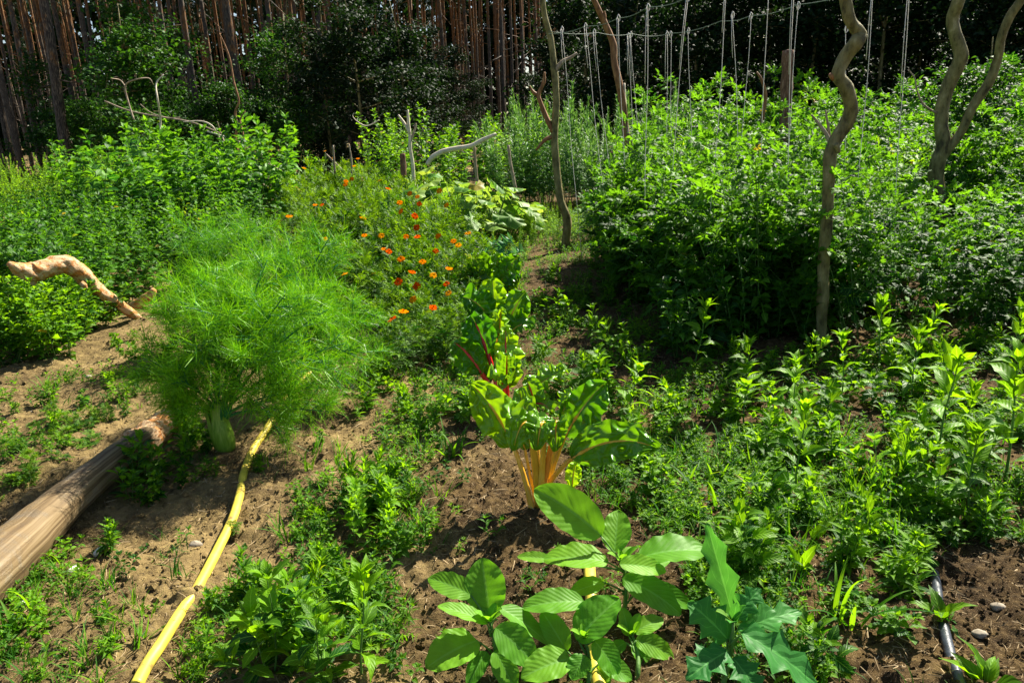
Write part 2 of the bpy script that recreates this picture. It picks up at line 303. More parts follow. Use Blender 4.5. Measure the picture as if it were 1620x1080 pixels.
# ------------------------------------------------------------------ leaf templates (unit length along +Y, face up +Z)
ovate = lambda t: np.sin(pi*np.clip(t, 0, 1)**.72)**.85
lance = lambda t: np.sin(pi*np.clip(t, 0, 1)**.62)**1.15
elong = lambda t: np.clip(np.sin(pi*np.clip(t, 0, 1)**.85), 0, 1)**.6
blade = lambda t: (1-t)**.6*(.35+.65*np.clip(t*5, 0, 1))
heart = lambda t: np.clip(1.35*(1-t)**.75*np.clip(t*9+.25, 0, 1), 0, 1.1)
def toothed(f, k=5, a=.28): return lambda t: f(t)*(1-a*((t*k) % 1.0))
def leaf_tpl(w=.4, nl=5, nw=1, prof=ovate, fold=.3, curl=.8, pet=0.0, wavy=0.0, seed=0, tw=.03):
    r = np.random.default_rng(seed)
    t = np.linspace(0, 1, nl+1); ph = curl*(t-.15*0)
    dt = 1/nl; y = np.concatenate([[0], np.cumsum(np.cos(curl*(t[:-1]+dt/2)-curl*.35)*dt)]); z = np.concatenate([[0], np.cumsum(-np.sin(curl*(t[:-1]+dt/2)-curl*.35)*dt)])
    y = y*(1-pet)+pet
    W = np.maximum(prof(t), tw)*w*.5; u = np.linspace(-1, 1, 2*nw+1)
    X = u[None]*W[:, None]; Z = z[:, None]+np.abs(u)[None]*W[:, None]*fold
    if wavy: Z = Z+wavy*np.abs(u)[None]*np.sin(t*17+r.uniform(0, 6))[:, None]*W[:, None]
    Y = np.broadcast_to(y[:, None], X.shape)
    V = np.stack([X, Y, Z], -1); UV = np.stack(np.broadcast_arrays(u[None]*.5+.5, t[:, None]), -1)
    a, b = V.shape[:2]; idx = np.arange(a*b).reshape(a, b)
    F = np.stack([idx[:-1, :-1], idx[:-1, 1:], idx[1:, 1:], idx[1:, :-1]], -1).reshape(-1, 4)
    V = V.reshape(-1, 3); UV = UV.reshape(-1, 2)
    if pet:
        n = len(V); pw = .012; V = np.vstack([V, [[-pw, 0, 0], [pw, 0, 0], [pw, pet+.02, 0], [-pw, pet+.02, 0]]]); UV = np.vstack([UV, [[.5, 0]]*4]); F = np.vstack([F, [[n, n+1, n+2, n+3]]])
    return Tpl(V, F, UV)
def rot_tpl(tp, R, s=1, off=(0, 0, 0)): return Tpl(tp.V@np.asarray(R).T*s+np.asarray(off), tp.F, tp.UV)
def join_tpl(tps):
    V, F, UV, n = [], [], [], 0
    for t in tps: V.append(t.V); F.append(t.F+n); UV.append(t.UV); n += len(t.V)
    return Tpl(np.vstack(V), np.vstack(F), np.vstack(UV))
def frames(D, up=None, roll=None):
    D = np.atleast_2d(np.asarray(D, float)); D = D/(np.linalg.norm(D, axis=1, keepdims=True)+1e-9)
    up = np.broadcast_to(np.array([0, 0, 1.]) if up is None else up, D.shape)
    X = np.cross(D, up); bad = np.linalg.norm(X, axis=1) < 1e-3; X[bad] = [1, 0, 0]
    X /= np.linalg.norm(X, axis=1, keepdims=True); Z = np.cross(X, D)
    if roll is not None:
        c, s = np.cos(roll)[:, None], np.sin(roll)[:, None]; X, Z = X*c+Z*s, Z*c-X*s
    return np.stack([X, D, Z], -1)
def compound(nl=7, lw=.5, lf=None, seed=0, curl=.5):
    r = np.random.default_rng(seed); lf = lf or leaf_tpl(lw, 3, 1, toothed(ovate, 3, .3), .3, .7); out = []
    for i in range(nl):
        pair = (i+1)//2; t = 1-pair/((nl+1)/2)*.78 if i else 1.0; sgn = (1 if i % 2 else -1)
        ang = sgn*(1.05+r.uniform(-.2, .2)) if i else r.uniform(-.1, .1)
        yy = .62*t+.05; d = np.array([sin(ang), cos(ang), -.25+r.uniform(-.2, .25)])
        R = frames([d], roll=np.array([r.uniform(-.4, .4)]))[0]; s = (.40 if i == 0 else .33)*r.uniform(.8, 1.1)
        out.append(rot_tpl(lf, R, s, (0, yy, -.25*curl*yy*yy)))
    pw = .012; out.append(Tpl([[-pw, 0, 0], [pw, 0, 0], [pw, .7, -.12*curl], [-pw, .7, -.12*curl]], [[0, 1, 2, 3]], [[.5, 0]]*4))
    return join_tpl(out)
T_ov = [leaf_tpl(.5, 4, 1, ovate, .3, c, pet=.12, seed=i) for i, c in enumerate((.4, .9, 1.4))]
T_ovH = [leaf_tpl(.55, 7, 2, ovate, .3, c, pet=.15, wavy=.25, seed=i) for i, c in enumerate((.4, .9, 1.4))]
T_la = [leaf_tpl(.26, 4, 1, lance, .35, c, pet=.06, seed=i) for i, c in enumerate((.4, 1.0, 1.5))]
T_laH = [leaf_tpl(.34, 7, 2, lance, .35, c, pet=.08, wavy=.2, seed=i) for i, c in enumerate((.5, 1.1, 1.6))]
T_sun = [leaf_tpl(.52, 6, 1, ovate, .25, c, pet=.1, wavy=.15, seed=i) for i, c in enumerate((.3, .9, 1.5))]
T_goo = [leaf_tpl(.5, 9, 1, toothed(ovate, 4, .35), .25, c, pet=.18, seed=i) for i, c in enumerate((.3, .8, 1.3))]
T_nar = [leaf_tpl(.13, 4, 1, lance, .3, c, seed=i) for i, c in enumerate((.4, 1.2, 2.0))]
T_tom = [compound(7, .55, seed=i, curl=c) for i, c in enumerate((.5, 1.4, 2.4))]
T_umb = [compound(9, .4, leaf_tpl(.36, 3, 1, lance, .2, .5), seed=i+9, curl=c) for i, c in enumerate((.3, 1.0))]
T_tiny = [leaf_tpl(.6, 2, 1, ovate, .3, c, seed=i) for i, c in enumerate((.3, 1.0))]

# ------------------------------------------------------------------ plant builders
def herb(stems=1, h=.3, spread=.3, leaf=.09, tpls=T_ov, mats=None, seed=0, gap=.05, per=2, r=.003, bottom=.15, droop=.1, taper=.55, branch=0, up=.35, tintb=(.1, .9), base_r=.02, tint_top=.25, alternate=False, opp_rot=pi/2):
    """upright stems with leaves in pairs or whorls; returns (stem Acc, leaf Acc)"""
    g = np.random.default_rng(seed); S, L = Acc(), Acc(); Ds, Ps, Ss, Ts = [], [], [], []
    def one(p0, d0, hh, rr, lf, ph):
        k = max(5, int(hh/.06)); P = [np.array(p0, float)]; d = np.array(d0, float)
        for i in range(k):
            d = d+g.normal(0, .05, 3)+np.array([0, 0, .03-droop*i/k*.3]); d /= np.linalg.norm(d); P.append(P[-1]+d*hh/k)
        P = np.array(P); S.tube(P, np.linspace(rr, rr*.4, len(P)), 5, g.uniform(.2, .8), 0, cap=False)
        s = bottom*hh; a = ph
        while s < hh*.995:
            f = s/hh; i = min(int(f*k), k-1); q = P[i]+(P[i+1]-P[i])*(f*k-i); dd = P[i+1]-P[i]; dd /= np.linalg.norm(dd)
            nn = 1 if alternate else per
            for j in range(nn):
                b = a+j*2*pi/nn+g.normal(0, .2); sz = lf*(1-taper*max(0, f-.35)/.65)*(.6+.4*min(1, f*3))*g.uniform(.75, 1.15)
                el = (-.15+up*1.6*f**2)+g.normal(0, .22)
                v = np.array([cos(b)*cos(el), sin(b)*cos(el), sin(el)])+dd*.15
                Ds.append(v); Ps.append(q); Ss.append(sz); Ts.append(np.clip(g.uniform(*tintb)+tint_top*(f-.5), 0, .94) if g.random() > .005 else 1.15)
            a += opp_rot+g.normal(0, .15) if not alternate else 2.4; s += gap*(1-.45*f)*g.uniform(.8, 1.2)
        for b in range(6 if leaf > .02 else 3):     # the tip rosette
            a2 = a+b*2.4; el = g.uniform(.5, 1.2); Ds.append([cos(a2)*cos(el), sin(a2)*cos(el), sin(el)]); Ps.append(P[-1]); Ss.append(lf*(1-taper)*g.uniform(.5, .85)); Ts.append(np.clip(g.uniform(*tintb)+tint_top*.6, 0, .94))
        return P
    for i in range(stems):
        a = g.uniform(0, 2*pi); rad = base_r*math.sqrt(g.random())*(stems > 1); sp = spread*g.uniform(.3, 1) if stems > 1 else spread*.3*g.random()
        hh = h*g.uniform(.75, 1.05) if stems > 1 else h
        P = one([cos(a)*rad, sin(a)*rad, -.01], [cos(a)*sp, sin(a)*sp, 1], hh, r, leaf, g.uniform(0, 6))
        for b in range(branch):
            f = g.uniform(.2, .75); q = P[int(f*(len(P)-1))]; a2 = g.uniform(0, 6.28)
            one(q, [cos(a2)*.9, sin(a2)*.9, .8], hh*(1-f)*g.uniform(.6, .95), r*.6, leaf*.75, g.uniform(0, 6))
    Ds, Ps, Ss, Ts = map(np.array, (Ds, Ps, Ss, Ts)); R = frames(Ds, roll=g.normal(0, .35, len(Ds)))*Ss[:, None, None]
    pick = g.integers(0, len(tpls), len(Ds))
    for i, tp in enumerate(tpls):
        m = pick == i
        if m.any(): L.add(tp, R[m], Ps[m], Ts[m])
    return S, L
def rosette(n=9, leaf=.12, tpls=T_laH, seed=0, el=(.2, 1.0), tintb=(.2, .9)):
    g = np.random.default_rng(seed); L = Acc()
    for i in range(n):
        a = i*2.4+g.normal(0, .3); e = g.uniform(*el); D = [cos(a)*cos(e), sin(a)*cos(e), sin(e)]
        L.add(tpls[g.integers(len(tpls))], frames([D], roll=np.array([g.normal(0, .3)]))*leaf*g.uniform(.6, 1.1), [[cos(a)*.004, sin(a)*.004, .0]], g.uniform(*tintb))
    return L
def grass_tuft(n=14, h=.2, w=.006, seed=0, lean=.9, spread=.02):
    g = np.random.default_rng(seed); L = Acc()
    for i in range(n):
        a = g.uniform(0, 6.28); hh = h*g.uniform(.5, 1.1); p0 = np.array([g.normal(0, spread), g.normal(0, spread), -.005]); e = g.uniform(.8, 1.5); bend = g.uniform(.5, 1.6)*lean
        k = 7; t = np.linspace(0, 1, k+1); an = e-bend*t**1.5; ds = hh/k
        hx = np.concatenate([[0], np.cumsum(np.cos(an[:-1])*ds)]); hz = np.concatenate([[0], np.cumsum(np.sin(an[:-1])*ds)])
        C = p0+np.stack([hx*cos(a), hx*sin(a), hz], -1); sd = np.array([-sin(a), cos(a), 0]); W = np.maximum(blade(t), .05)*w*g.uniform(.7, 1.3)
        V = np.stack([C-sd*W[:, None]+[0, 0, 0], C+np.array([0, 0, -1])*W[:, None]*.4, C+sd*W[:, None]], 1)
        UV = np.stack(np.broadcast_arrays(np.array([0, .5, 1.])[None], t[:, None]), -1); L.grid(V, UV, g.uniform(.1, .9) if g.random() > .05 else 1.0)
    return L

# ================================================================== SETTING
def build_ground():
    yn = [1.0]
    while yn[-1] < 16: yn.append(yn[-1]*1.0068)
    ys = np.concatenate([[-60, -20, -6, -2, 0, .6], yn, [17, 18.5, 20, 23, 27, 32, 40, 55, 80, 130, 220, 400]])
    s = np.linspace(-1, 1, 601); xn = 7*np.sinh(s*2.2)/np.sinh(2.2)
    xs = np.concatenate([[-400, -150, -60, -30, -18, -12, -9], xn, [9, 12, 18, 30, 60, 150, 400]])
    X, Y = np.meshgrid(xs, ys); Z = ground_h(X, Y)
    A = Acc(); A.grid(np.stack([X, Y, Z], -1)[:, ::-1], np.stack([X, Y], -1)[:, ::-1])
    tag(A.build('ground', M['soil']), kind='structure')
build_ground()

# ---- forest
def limb_path(p0, d, L, k, g, wob=.12, rise=0.0):
    P = [np.array(p0, float)]; d = np.array(d, float); d /= np.linalg.norm(d)
    for i in range(k):
        d = d+g.normal(0, wob, 3)+[0, 0, rise]; d /= np.linalg.norm(d); P.append(P[-1]+d*L/k)
    return np.array(P)
def pine_parts(seed, H=17., r=.14, crown=9.5, nl=3600):
    g = np.random.default_rng(seed); t = np.linspace(0, 1, 15); P = np.stack([.25*np.sin(t*3+g.uniform(0, 6))*t+g.normal(0, .02, 15), .25*np.sin(t*2.4+g.uniform(0, 6))*t, t*H], -1); P[0, 2] = -.3
    T = Acc(); T.tube(P, r*(1.15-.85*t)+.0, 9, .5, 0, rough=.06)
    B = T
    for i in range(9):
        z = g.uniform(2.0, crown); a = g.uniform(0, 6.28); q = np.array([np.interp(z, P[:, 2], P[:, 0]), np.interp(z, P[:, 2], P[:, 1]), z])
        B.tube(limb_path(q, [cos(a), sin(a), g.uniform(-.3, .4)], g.uniform(.5, 1.6), 5, g), np.linspace(.022, .006, 6), 4, .5)
    C = Acc(); tp = leaf_tpl(.5, 2, 1, ovate, .2, .4)
    for i in range(18):
        z = g.uniform(crown, H); a = g.uniform(0, 6.28); L = g.uniform(1.0, 2.3)*(1.15-(z-crown)/(H-crown)*.8); q = np.array([np.interp(z, P[:, 2], P[:, 0]), np.interp(z, P[:, 2], P[:, 1]), z])
        lp = limb_path(q, [cos(a), sin(a), .35], L, 5, g); B.tube(lp, np.linspace(.05, .01, 6), 4, .5)
        n = nl//18; c = lp[g.integers(2, 6, n)]+g.normal(0, .33, (n, 3))*[1, 1, .5]; D = g.normal(0, 1, (n, 3))
        C.add(tp, frames(D)*g.uniform(.15, .34, n)[:, None, None], c, g.uniform(0, .9, n))
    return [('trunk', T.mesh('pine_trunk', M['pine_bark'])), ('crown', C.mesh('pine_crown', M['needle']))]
PINES = [Proto('pine_tree', pine_parts(40+i, H=h, r=r)) for i, (h, r) in enumerate(((17, .13), (18, .15), (16, .11), (17.5, .19)))]
tree_spots = []
def put_pine(px, y, k, label, group=None, tilt=(0, 0), sc=1.0, thin=.62):
    d = ray(px, 200); x = d[0]*y; tree_spots.append((x, y))
    PINES[k].place((x, y, GH(x, y)), U(0, 6.28), sc*thin, label, 'pine tree', group, tilt, sz=sc)
# the ones the eye picks out (left to right)
put_pine(92, 22, 3, 'thick pine with flaky grey bark low down, leaning slightly left', tilt=(0, RAD(-2.2)), sc=1.12)
put_pine(22, 23.5, 1, 'reddish pine close behind the left edge bushes, left of the thick grey-barked pine', tilt=(0, RAD(-3)))
put_pine(52, 27, 0, 'slim orange pine just left of the thick grey-barked pine', tilt=(0, RAD(-2.5)))
put_pine(-8, 21, 3, 'dark pine trunk cut by the left edge of the picture', tilt=(0, RAD(-2)), sc=.9)
put_pine(160, 28, 1, 'brown pine glimpsed behind the oak sapling at the left')
put_pine(318, 25, 1, 'bright orange-lit pine between the two leafy oak saplings at the upper left', tilt=(0, RAD(-1.5)))
put_pine(390, 24.5, 3, 'stout reddish pine behind the tall bare dead stick', tilt=(0, RAD(-1.2)), sc=.95)
put_pine(298, 30, 0, 'thin shaded pine immediately left of the bright orange-lit pine')
put_pine(446, 29, 1, 'sunlit pine right of the stout reddish pine, above the orange flowers')
put_pine(478, 34, 0, 'slim pale-lit pine second to the right of the stout reddish pine')
put_pine(797, 33, 0, 'brightest of the slim trunks in the open gap at the middle of the forest edge')
put_pine(812, 35, 2, 'thin pine trunk touching the right side of the brightest trunk in the middle gap')
put_pine(778, 38, 0, 'thin brown trunk left of the brightest trunk in the middle gap')
put_pine(828, 36, 0, 'dark red trunk at the right side of the middle gap in the forest')
put_pine(745, 40, 1, 'grey trunk at the left side of the middle gap in the forest')
def ok_spot(x, y, dmin):
    return all((x-a)**2+(y-b)**2 > dmin**2 for a, b in tree_spots)
cnt = 0
for band, (n, y0, y1, xa, xb, lab) in enumerate(((52, 27, 42, -80, 560, 'tall slim pine trunk among the crowd of pines at the upper left'),
        (70, 42, 85, -60, 900, 'far thin pine trunk deep inside the forest'), (34, 36, 60, 480, 900, 'slender pine trunk in shade behind the middle of the garden'),
        (26, 30, 60, 880, 1700, 'pine trunk lost in the dark wood at the upper right'))):
    k = 0; tries = 0
    while k < n and tries < n*40:
        tries += 1; px = U(xa, xb); y = U(y0, y1); d = ray(px, 200); x = d[0]*y
        if not ok_spot(x, y, 1.3): continue
        if band == 0 and 600 < px: continue
        put_pine(px, y, int(rng.integers(0, 3)), lab, lab+' group' if False else ('pines at the upper left', 'pines deep in the forest', 'pines behind the middle of the garden', 'pines in the dark right wood')[band], tilt=(RAD(U(-1.5, 1.5)), RAD(U(-2.5, 1.5)))); k += 1

def sapling_parts(seed, H=5.5, W=1.7, n=5200, leaf=.15, mat='oak', low=.3):
    g = np.random.default_rng(seed); T, C = Acc(), Acc(); tr = limb_path((0, 0, -.2), (0, 0, 1), H*.95, 9, g, .06, .02); T.tube(tr, np.linspace(.06, .012, 10), 6, .5)
    tips = []
    for i in range(26):
        f = g.uniform(.08, .95); q = tr[int(f*9)]; a = g.uniform(0, 6.28); L = W*(1.1-.65*f)*g.uniform(.5, 1.15)
        lp = limb_path(q, [cos(a), sin(a), g.uniform(0, .6)], L, 5, g); T.tube(lp, np.linspace(.02, .005, 6), 4, .5); tips += list(lp[2:])
    tips = np.array(tips); c = tips[g.integers(0, len(tips), n)]+g.normal(0, .24, (n, 3))*[1, 1, .6]; c[:, 2] = np.maximum(c[:, 2], low)
    D = g.normal(0, 1, (n, 3))*[1, 1, .5]+[0, 0, -.1]; tp = leaf_tpl(.6, 3, 1, toothed(ovate, 3, .3), .3, .8)
    C.add(tp, frames(D, roll=g.normal(0, .6, n))*(leaf*g.uniform(.5, 1.1, n))[:, None, None], c, g.uniform(0, .9, n))
    return [('trunk', T.mesh('sapling_trunk', M['pole'])), ('crown', C.mesh('sapling_crown', M[mat]))]
OAK = [Proto('oak_sapling', sapling_parts(60+i, H=h, W=w)) for i, (h, w) in enumerate(((5.2, 1.9), (6.5, 2.0)))]
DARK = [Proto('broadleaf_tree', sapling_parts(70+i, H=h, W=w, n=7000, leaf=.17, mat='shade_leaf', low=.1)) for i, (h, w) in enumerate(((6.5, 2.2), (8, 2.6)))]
def put_tree(P, px, y, k, label, group=None, sc=1.0, cat='young tree'):
    x = ray(px, 200)[0]*y; P[k].place((x, y, GH(x, y)), U(0, 6.28), sc, label, cat, group)
put_tree(OAK, 215, 21.5, 0, 'leafy oak sapling in front of the upper left pines, with sunlit outer leaves')
put_tree(OAK, 265, 23, 1, 'tall oak sapling whose green leaves hide the pines left of the bright orange-lit pine')
put_tree(OAK, 350, 23.5, 0, 'bushy oak sapling behind the tall bare dead stick', sc=.7)
put_tree(OAK, 130, 23, 0, 'low oak sapling just right of the thick grey-barked pine', sc=.62)
put_tree(OAK, 60, 26, 1, 'tall oak sapling between the thick grey-barked pine and the picture edge', sc=.8)
put_tree(OAK, 170, 26, 1, 'tall oak sapling standing behind the first oak sapling at the upper left', sc=.95)
put_tree(OAK, 330, 29, 1, 'tall leafy oak sapling far behind the tallest bare dead stick')
put_tree(OAK, 430, 28, 1, 'tall oak sapling between the stout reddish pine and the sunlit pine')
put_tree(OAK, 440, 22.5, 1, 'oak sapling with fine foliage above the far end of the orange flowers', sc=.8)
for px, y in ((520, 23), (575, 22), (640, 24), (700, 27), (480, 27), (600, 28), (670, 31), (740, 33), (545, 32), (620, 36), (860, 34)):
    put_tree(DARK, px, y, int(rng.integers(2)), 'shaded small-leaved tree in the dark stretch behind the orange flowers', 'shaded trees behind the flowers', sc=U(.55, .85))
for px, y in ((875, 30), (930, 25), (985, 22), (1040, 24), (1100, 21), (1160, 22), (1215, 20), (1275, 19), (1330, 20), (1385, 18.5), (1440, 19.5), (1500, 18), (1560, 18.5), (1610, 17.5), (1680, 18), (1740, 17.5), (950, 29), (1070, 28), (1200, 26), (1320, 25), (1450, 24), (1580, 23), (1130, 32), (1260, 31), (1390, 30), (1520, 29), (1650, 24), (1760, 23)):
    put_tree(DARK, px, y, int(rng.integers(2)), 'dark dense broadleaf tree in the shaded wood behind the hanging strings', 'dark broadleaf trees behind the strings', sc=U(.8, 1.05), cat='tree')
put_tree(OAK, 1560, 8.8, 0, 'young plum tree with bright round leaves behind the forked pole at the right', sc=.46)
def far_wood():
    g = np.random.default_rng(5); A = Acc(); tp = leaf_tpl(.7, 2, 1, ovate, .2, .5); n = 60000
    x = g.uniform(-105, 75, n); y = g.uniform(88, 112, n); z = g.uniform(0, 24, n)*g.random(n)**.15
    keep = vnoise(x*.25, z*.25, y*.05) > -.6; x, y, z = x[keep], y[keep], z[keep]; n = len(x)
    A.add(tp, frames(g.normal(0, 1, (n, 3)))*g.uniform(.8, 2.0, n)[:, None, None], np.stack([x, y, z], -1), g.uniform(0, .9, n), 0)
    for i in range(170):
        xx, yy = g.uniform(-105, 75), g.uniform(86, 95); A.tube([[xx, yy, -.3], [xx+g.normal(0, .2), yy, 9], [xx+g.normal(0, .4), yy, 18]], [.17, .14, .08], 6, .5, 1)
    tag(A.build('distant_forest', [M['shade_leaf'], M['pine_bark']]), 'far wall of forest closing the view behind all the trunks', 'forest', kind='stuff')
far_wood()
def floor_scrub():
    g = np.random.default_rng(6); A = Acc(); n = 30000; y = g.uniform(15.5, 60, n)**1; x = g.uniform(-1, 1, n)*(y*.85+2); z = g.random(n)**2.2*(.35+.5*np.clip(vnoise(x*.5, y*.5), 0, 1))
    A.add(leaf_tpl(.6, 2, 1, ovate, .3, .8), frames(g.normal(0, 1, (n, 3))*[1, 1, .6])*g.uniform(.08, .2, n)[:, None, None], np.stack([x, y, base_h(x, y)+z], -1), g.uniform(0, .9, n))
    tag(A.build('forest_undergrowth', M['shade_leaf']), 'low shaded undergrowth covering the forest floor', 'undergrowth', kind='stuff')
floor_scrub()

# ================================================================== POLES, STRINGS, DEAD WOOD
def px_path(pts, y0, y1=None, wob=0.0, seed=0):
    y1 = y0 if y1 is None else y1; g = np.random.default_rng(seed); n = len(pts)
    return np.array([at_y(px, py, y0+(y1-y0)*i/(n-1)+(g.normal(0, wob) if 0 < i else 0)) for i, (px, py) in enumerate(pts)])
def smooth(P, r, m=5):
    P = np.asarray(P, float); r = np.broadcast_to(np.asarray(r, float), (len(P),)); n = len(P); out, ro = [], []
    Q = np.vstack([2*P[0]-P[1], P, 2*P[-1]-P[-2]])
    for i in range(n-1):
        p0, p1, p2, p3 = Q[i:i+4]
        for j in range(m):
            t = j/m; out.append(.5*((2*p1)+(-p0+p2)*t+(2*p0-5*p1+4*p2-p3)*t*t+(-p0+3*p1-3*p2+p3)*t**3)); ro.append(r[i]+(r[i+1]-r[i])*t)
    out.append(P[-1]); ro.append(r[-1]); return np.array(out), np.array(ro)
def rod(name, pts, rpx, y, mat, label, cat, group=None, y1=None, parent=None, sides=10, rough=.12, seed=0, wob=0.0, base=None, partname=None):
    P = px_path(pts, y, y1, wob, seed); r = np.asarray(rpx, float)*y/1180
    if base is not None: P[0, 2] = GH(P[0, 0], P[0, 1])-.12
    P, r = smooth(P, np.interp(np.linspace(0, 1, len(P)), np.linspace(0, 1, np.size(r)), np.atleast_1d(r)))
    A = Acc(); A.tube(P, r, sides, .5, rough=rough)
    if parent: return A.build(name, M[mat], parent)
    o = A.build(name, M[mat]); return tag(o, label, cat, group)
def groundy(px, py): return float(at_ground(px, py)[1])
yC = groundy(1298, 548)
pc = empty('crooked_pole'); tag(pc, 'thick grey-green pole with a sharp zigzag near its top, before the tomatoes', 'pole')
rod('pole_stem', [(1296, 556), (1299, 520), (1302, 470), (1303, 420), (1308, 350), (1311, 290), (1313, 250), (1322, 222), (1340, 192), (1346, 165), (1338, 140), (1327, 118), (1336, 92), (1354, 68), (1360, 55), (1346, 34), (1339, 5), (1333, -40)], np.array([9, 9.5, 10.5, 11, 10.5, 10.5, 11.5, 11.5, 12.5, 11.5, 11.5, 11, 12, 12.5, 12, 9.5, 9.5, 9])*.86, yC, 'pole', '', '', parent=pc, sides=16, rough=.13, wob=.012, base=1)
rod('branch_stub', [(1356, 62), (1365, 58), (1372, 57)], [8, 5, 2], yC, 'pole', '', '', parent=pc)
rod('branch_stub', [(1324, 124), (1317, 121), (1312, 118)], [6, 5, 2.5], yC, 'pole_red', '', '', parent=pc)
rod('branch_stub', [(1322, 228), (1326, 238), (1327, 242)], [5, 4, 2.5], yC-.04, 'pole', '', '', parent=pc)
yD = groundy(1500, 420)
pd = empty('forked_pole'); tag(pd, 'forked grey-green pole at the right, a second limb rising from its crotch', 'pole')
rod('pole_stem', [(1503, 420), (1497, 370), (1491, 330), (1481, 290), (1484, 255), (1493, 232), (1489, 200), (1492, 165), (1503, 130), (1516, 104), (1520, 84), (1511, 55), (1507, 30), (1517, 0), (1524, -35)], np.array([10, 11, 12, 13, 13, 13, 11, 11, 11.5, 12, 12, 10, 10, 10, 9])*.85, yD, 'pole', '', '', parent=pd, sides=16, rough=.08, wob=.02, base=1)
rod('limb', [(1490, 248), (1503, 232), (1521, 208), (1540, 168), (1566, 128), (1579, 90), (1584, 60), (1597, 28), (1612, 5), (1625, -20)], np.array([8, 8, 7.5, 8, 8, 7, 7, 7, 7, 6])*.85, yD, 'pole', '', '', parent=pd, sides=12, y1=yD-.3, rough=.08)
rod('twig', [(1484, 180), (1466, 170), (1456, 158), (1450, 140), (1447, 124), (1437, 110)], [1.6, 1.5, 1.4, 1.2, 1.1, .8], yD, 'dead', '', '', parent=pd, sides=6)
yA = groundy(893, 395)
pa = empty('crooked_pole'); tag(pa, 'tall thin crooked pole with bare side twigs at the left end of the strings', 'pole')
rod('pole_stem', [(893, 400), (897, 350), (887, 318), (881, 270), (877, 215), (880, 160), (877, 110), (871, 62), (861, 22), (855, -25)], [6.5, 7, 6, 5.5, 5.5, 5, 5, 4.5, 4, 3.8], yA, 'pole', '', '', parent=pa, sides=12, rough=.1, wob=.02, base=1)
rod('twig', [(877, 112), (890, 98), (902, 92), (913, 84)], [4, 3, 2.5, 1.5], yA, 'dead', '', '', parent=pa, sides=6)
rod('twig', [(875, 208), (865, 188), (856, 165), (852, 150), (860, 130), (861, 114)], [4.5, 4, 3.5, 3, 2.8, 1.5], yA, 'pole_red', '', '', parent=pa, sides=7)
rod('twig', [(853, 152), (843, 145), (838, 136)], [3, 2.2, 1.2], yA, 'pole_red', '', '', parent=pa, sides=6)
rod('twig', [(877, 215), (862, 222), (848, 238)], [3.5, 3, 1.5], yA, 'pole_red', '', '', parent=pa, sides=6)
yB = groundy(1003, 345)
pb_ = empty('crooked_pole'); tag(pb_, 'reddish brown crooked pole leaning left among the strings, tops out of the picture', 'pole')
rod('pole_stem', [(1008, 345), (1004, 290), (1000, 245), (990, 210), (986, 170), (979, 130), (972, 100), (970, 70), (957, 38), (945, 12), (933, -15)], [5.6, 5.6, 5.6, 5.6, 5.2, 5.5, 5, 5, 4.5, 4, 3.8], yB, 'pole_red', '', '', parent=pb_, sides=12, rough=.1, wob=.03, base=1)
rod('side_stem', [(993, 215), (990, 190), (988, 160), (987, 132)], [3.5, 3, 2.5, 2], yB, 'pale', '', '', parent=pb_, sides=6)
rod('twig', [(955, 36), (957, 26), (956, 18)], [2.5, 2, 1.2], yB, 'pole_red', '', '', parent=pb_, sides=6)
yP = groundy(1240, 345)
rod('wooden_post', [(1238, 345), (1240, 290), (1241, 235), (1243, 180), (1245, 130), (1247, 80)], [9, 9, 9, 9, 8.5, 8], yP, 'post', 'straight brown bark-covered post standing among the hanging strings', 'post', rough=.16, sides=14, base=1)
rod('dead_stick', [(1186, 262), (1192, 238), (1202, 214), (1207, 185), (1211, 150), (1204, 125), (1197, 114)], [3.5, 3.5, 3.2, 2.8, 2.4, 2, 1.2], yP-2.0, 'pole_red', 'bent dark dead stick rising from the tomatoes left of the brown bark-covered post', 'stick', wob=.03)
rod('dead_stick', [(1318, 240), (1308, 214), (1296, 197), (1284, 182)], [3.5, 3, 2.5, 1.5], yC+1.2, 'dead', 'short dead stick slanting left behind the zigzag pole', 'stick')
rod('dead_stick', [(1316, 235), (1311, 205), (1306, 174)], [2.5, 2, 1.2], yC+1.25, 'dead', 'thin upright dead twig just behind the zigzag pole', 'stick')
for i, (a, b, w) in enumerate((((1572, 158), (1600, 192), 4), ((1586, 148), (1624, 198), 4.5), ((1608, 146), (1630, 170), 4), ((1599, 134), (1592, 184), 3))):
    rod('wooden_stake', [a, ((a[0]+b[0])/2, (a[1]+b[1])/2), b], [w]*3, 11.5+.1*i, 'slat', ('lowest leaning grey slat at the far right behind the plum tree', 'long leaning slat in the middle of the broken fence at the far right', 'short leaning slat touching the right edge of the picture', 'upright thin slat crossing the leaning slats at the far right')[i], 'slat', 'slats at the right edge', rough=.05)
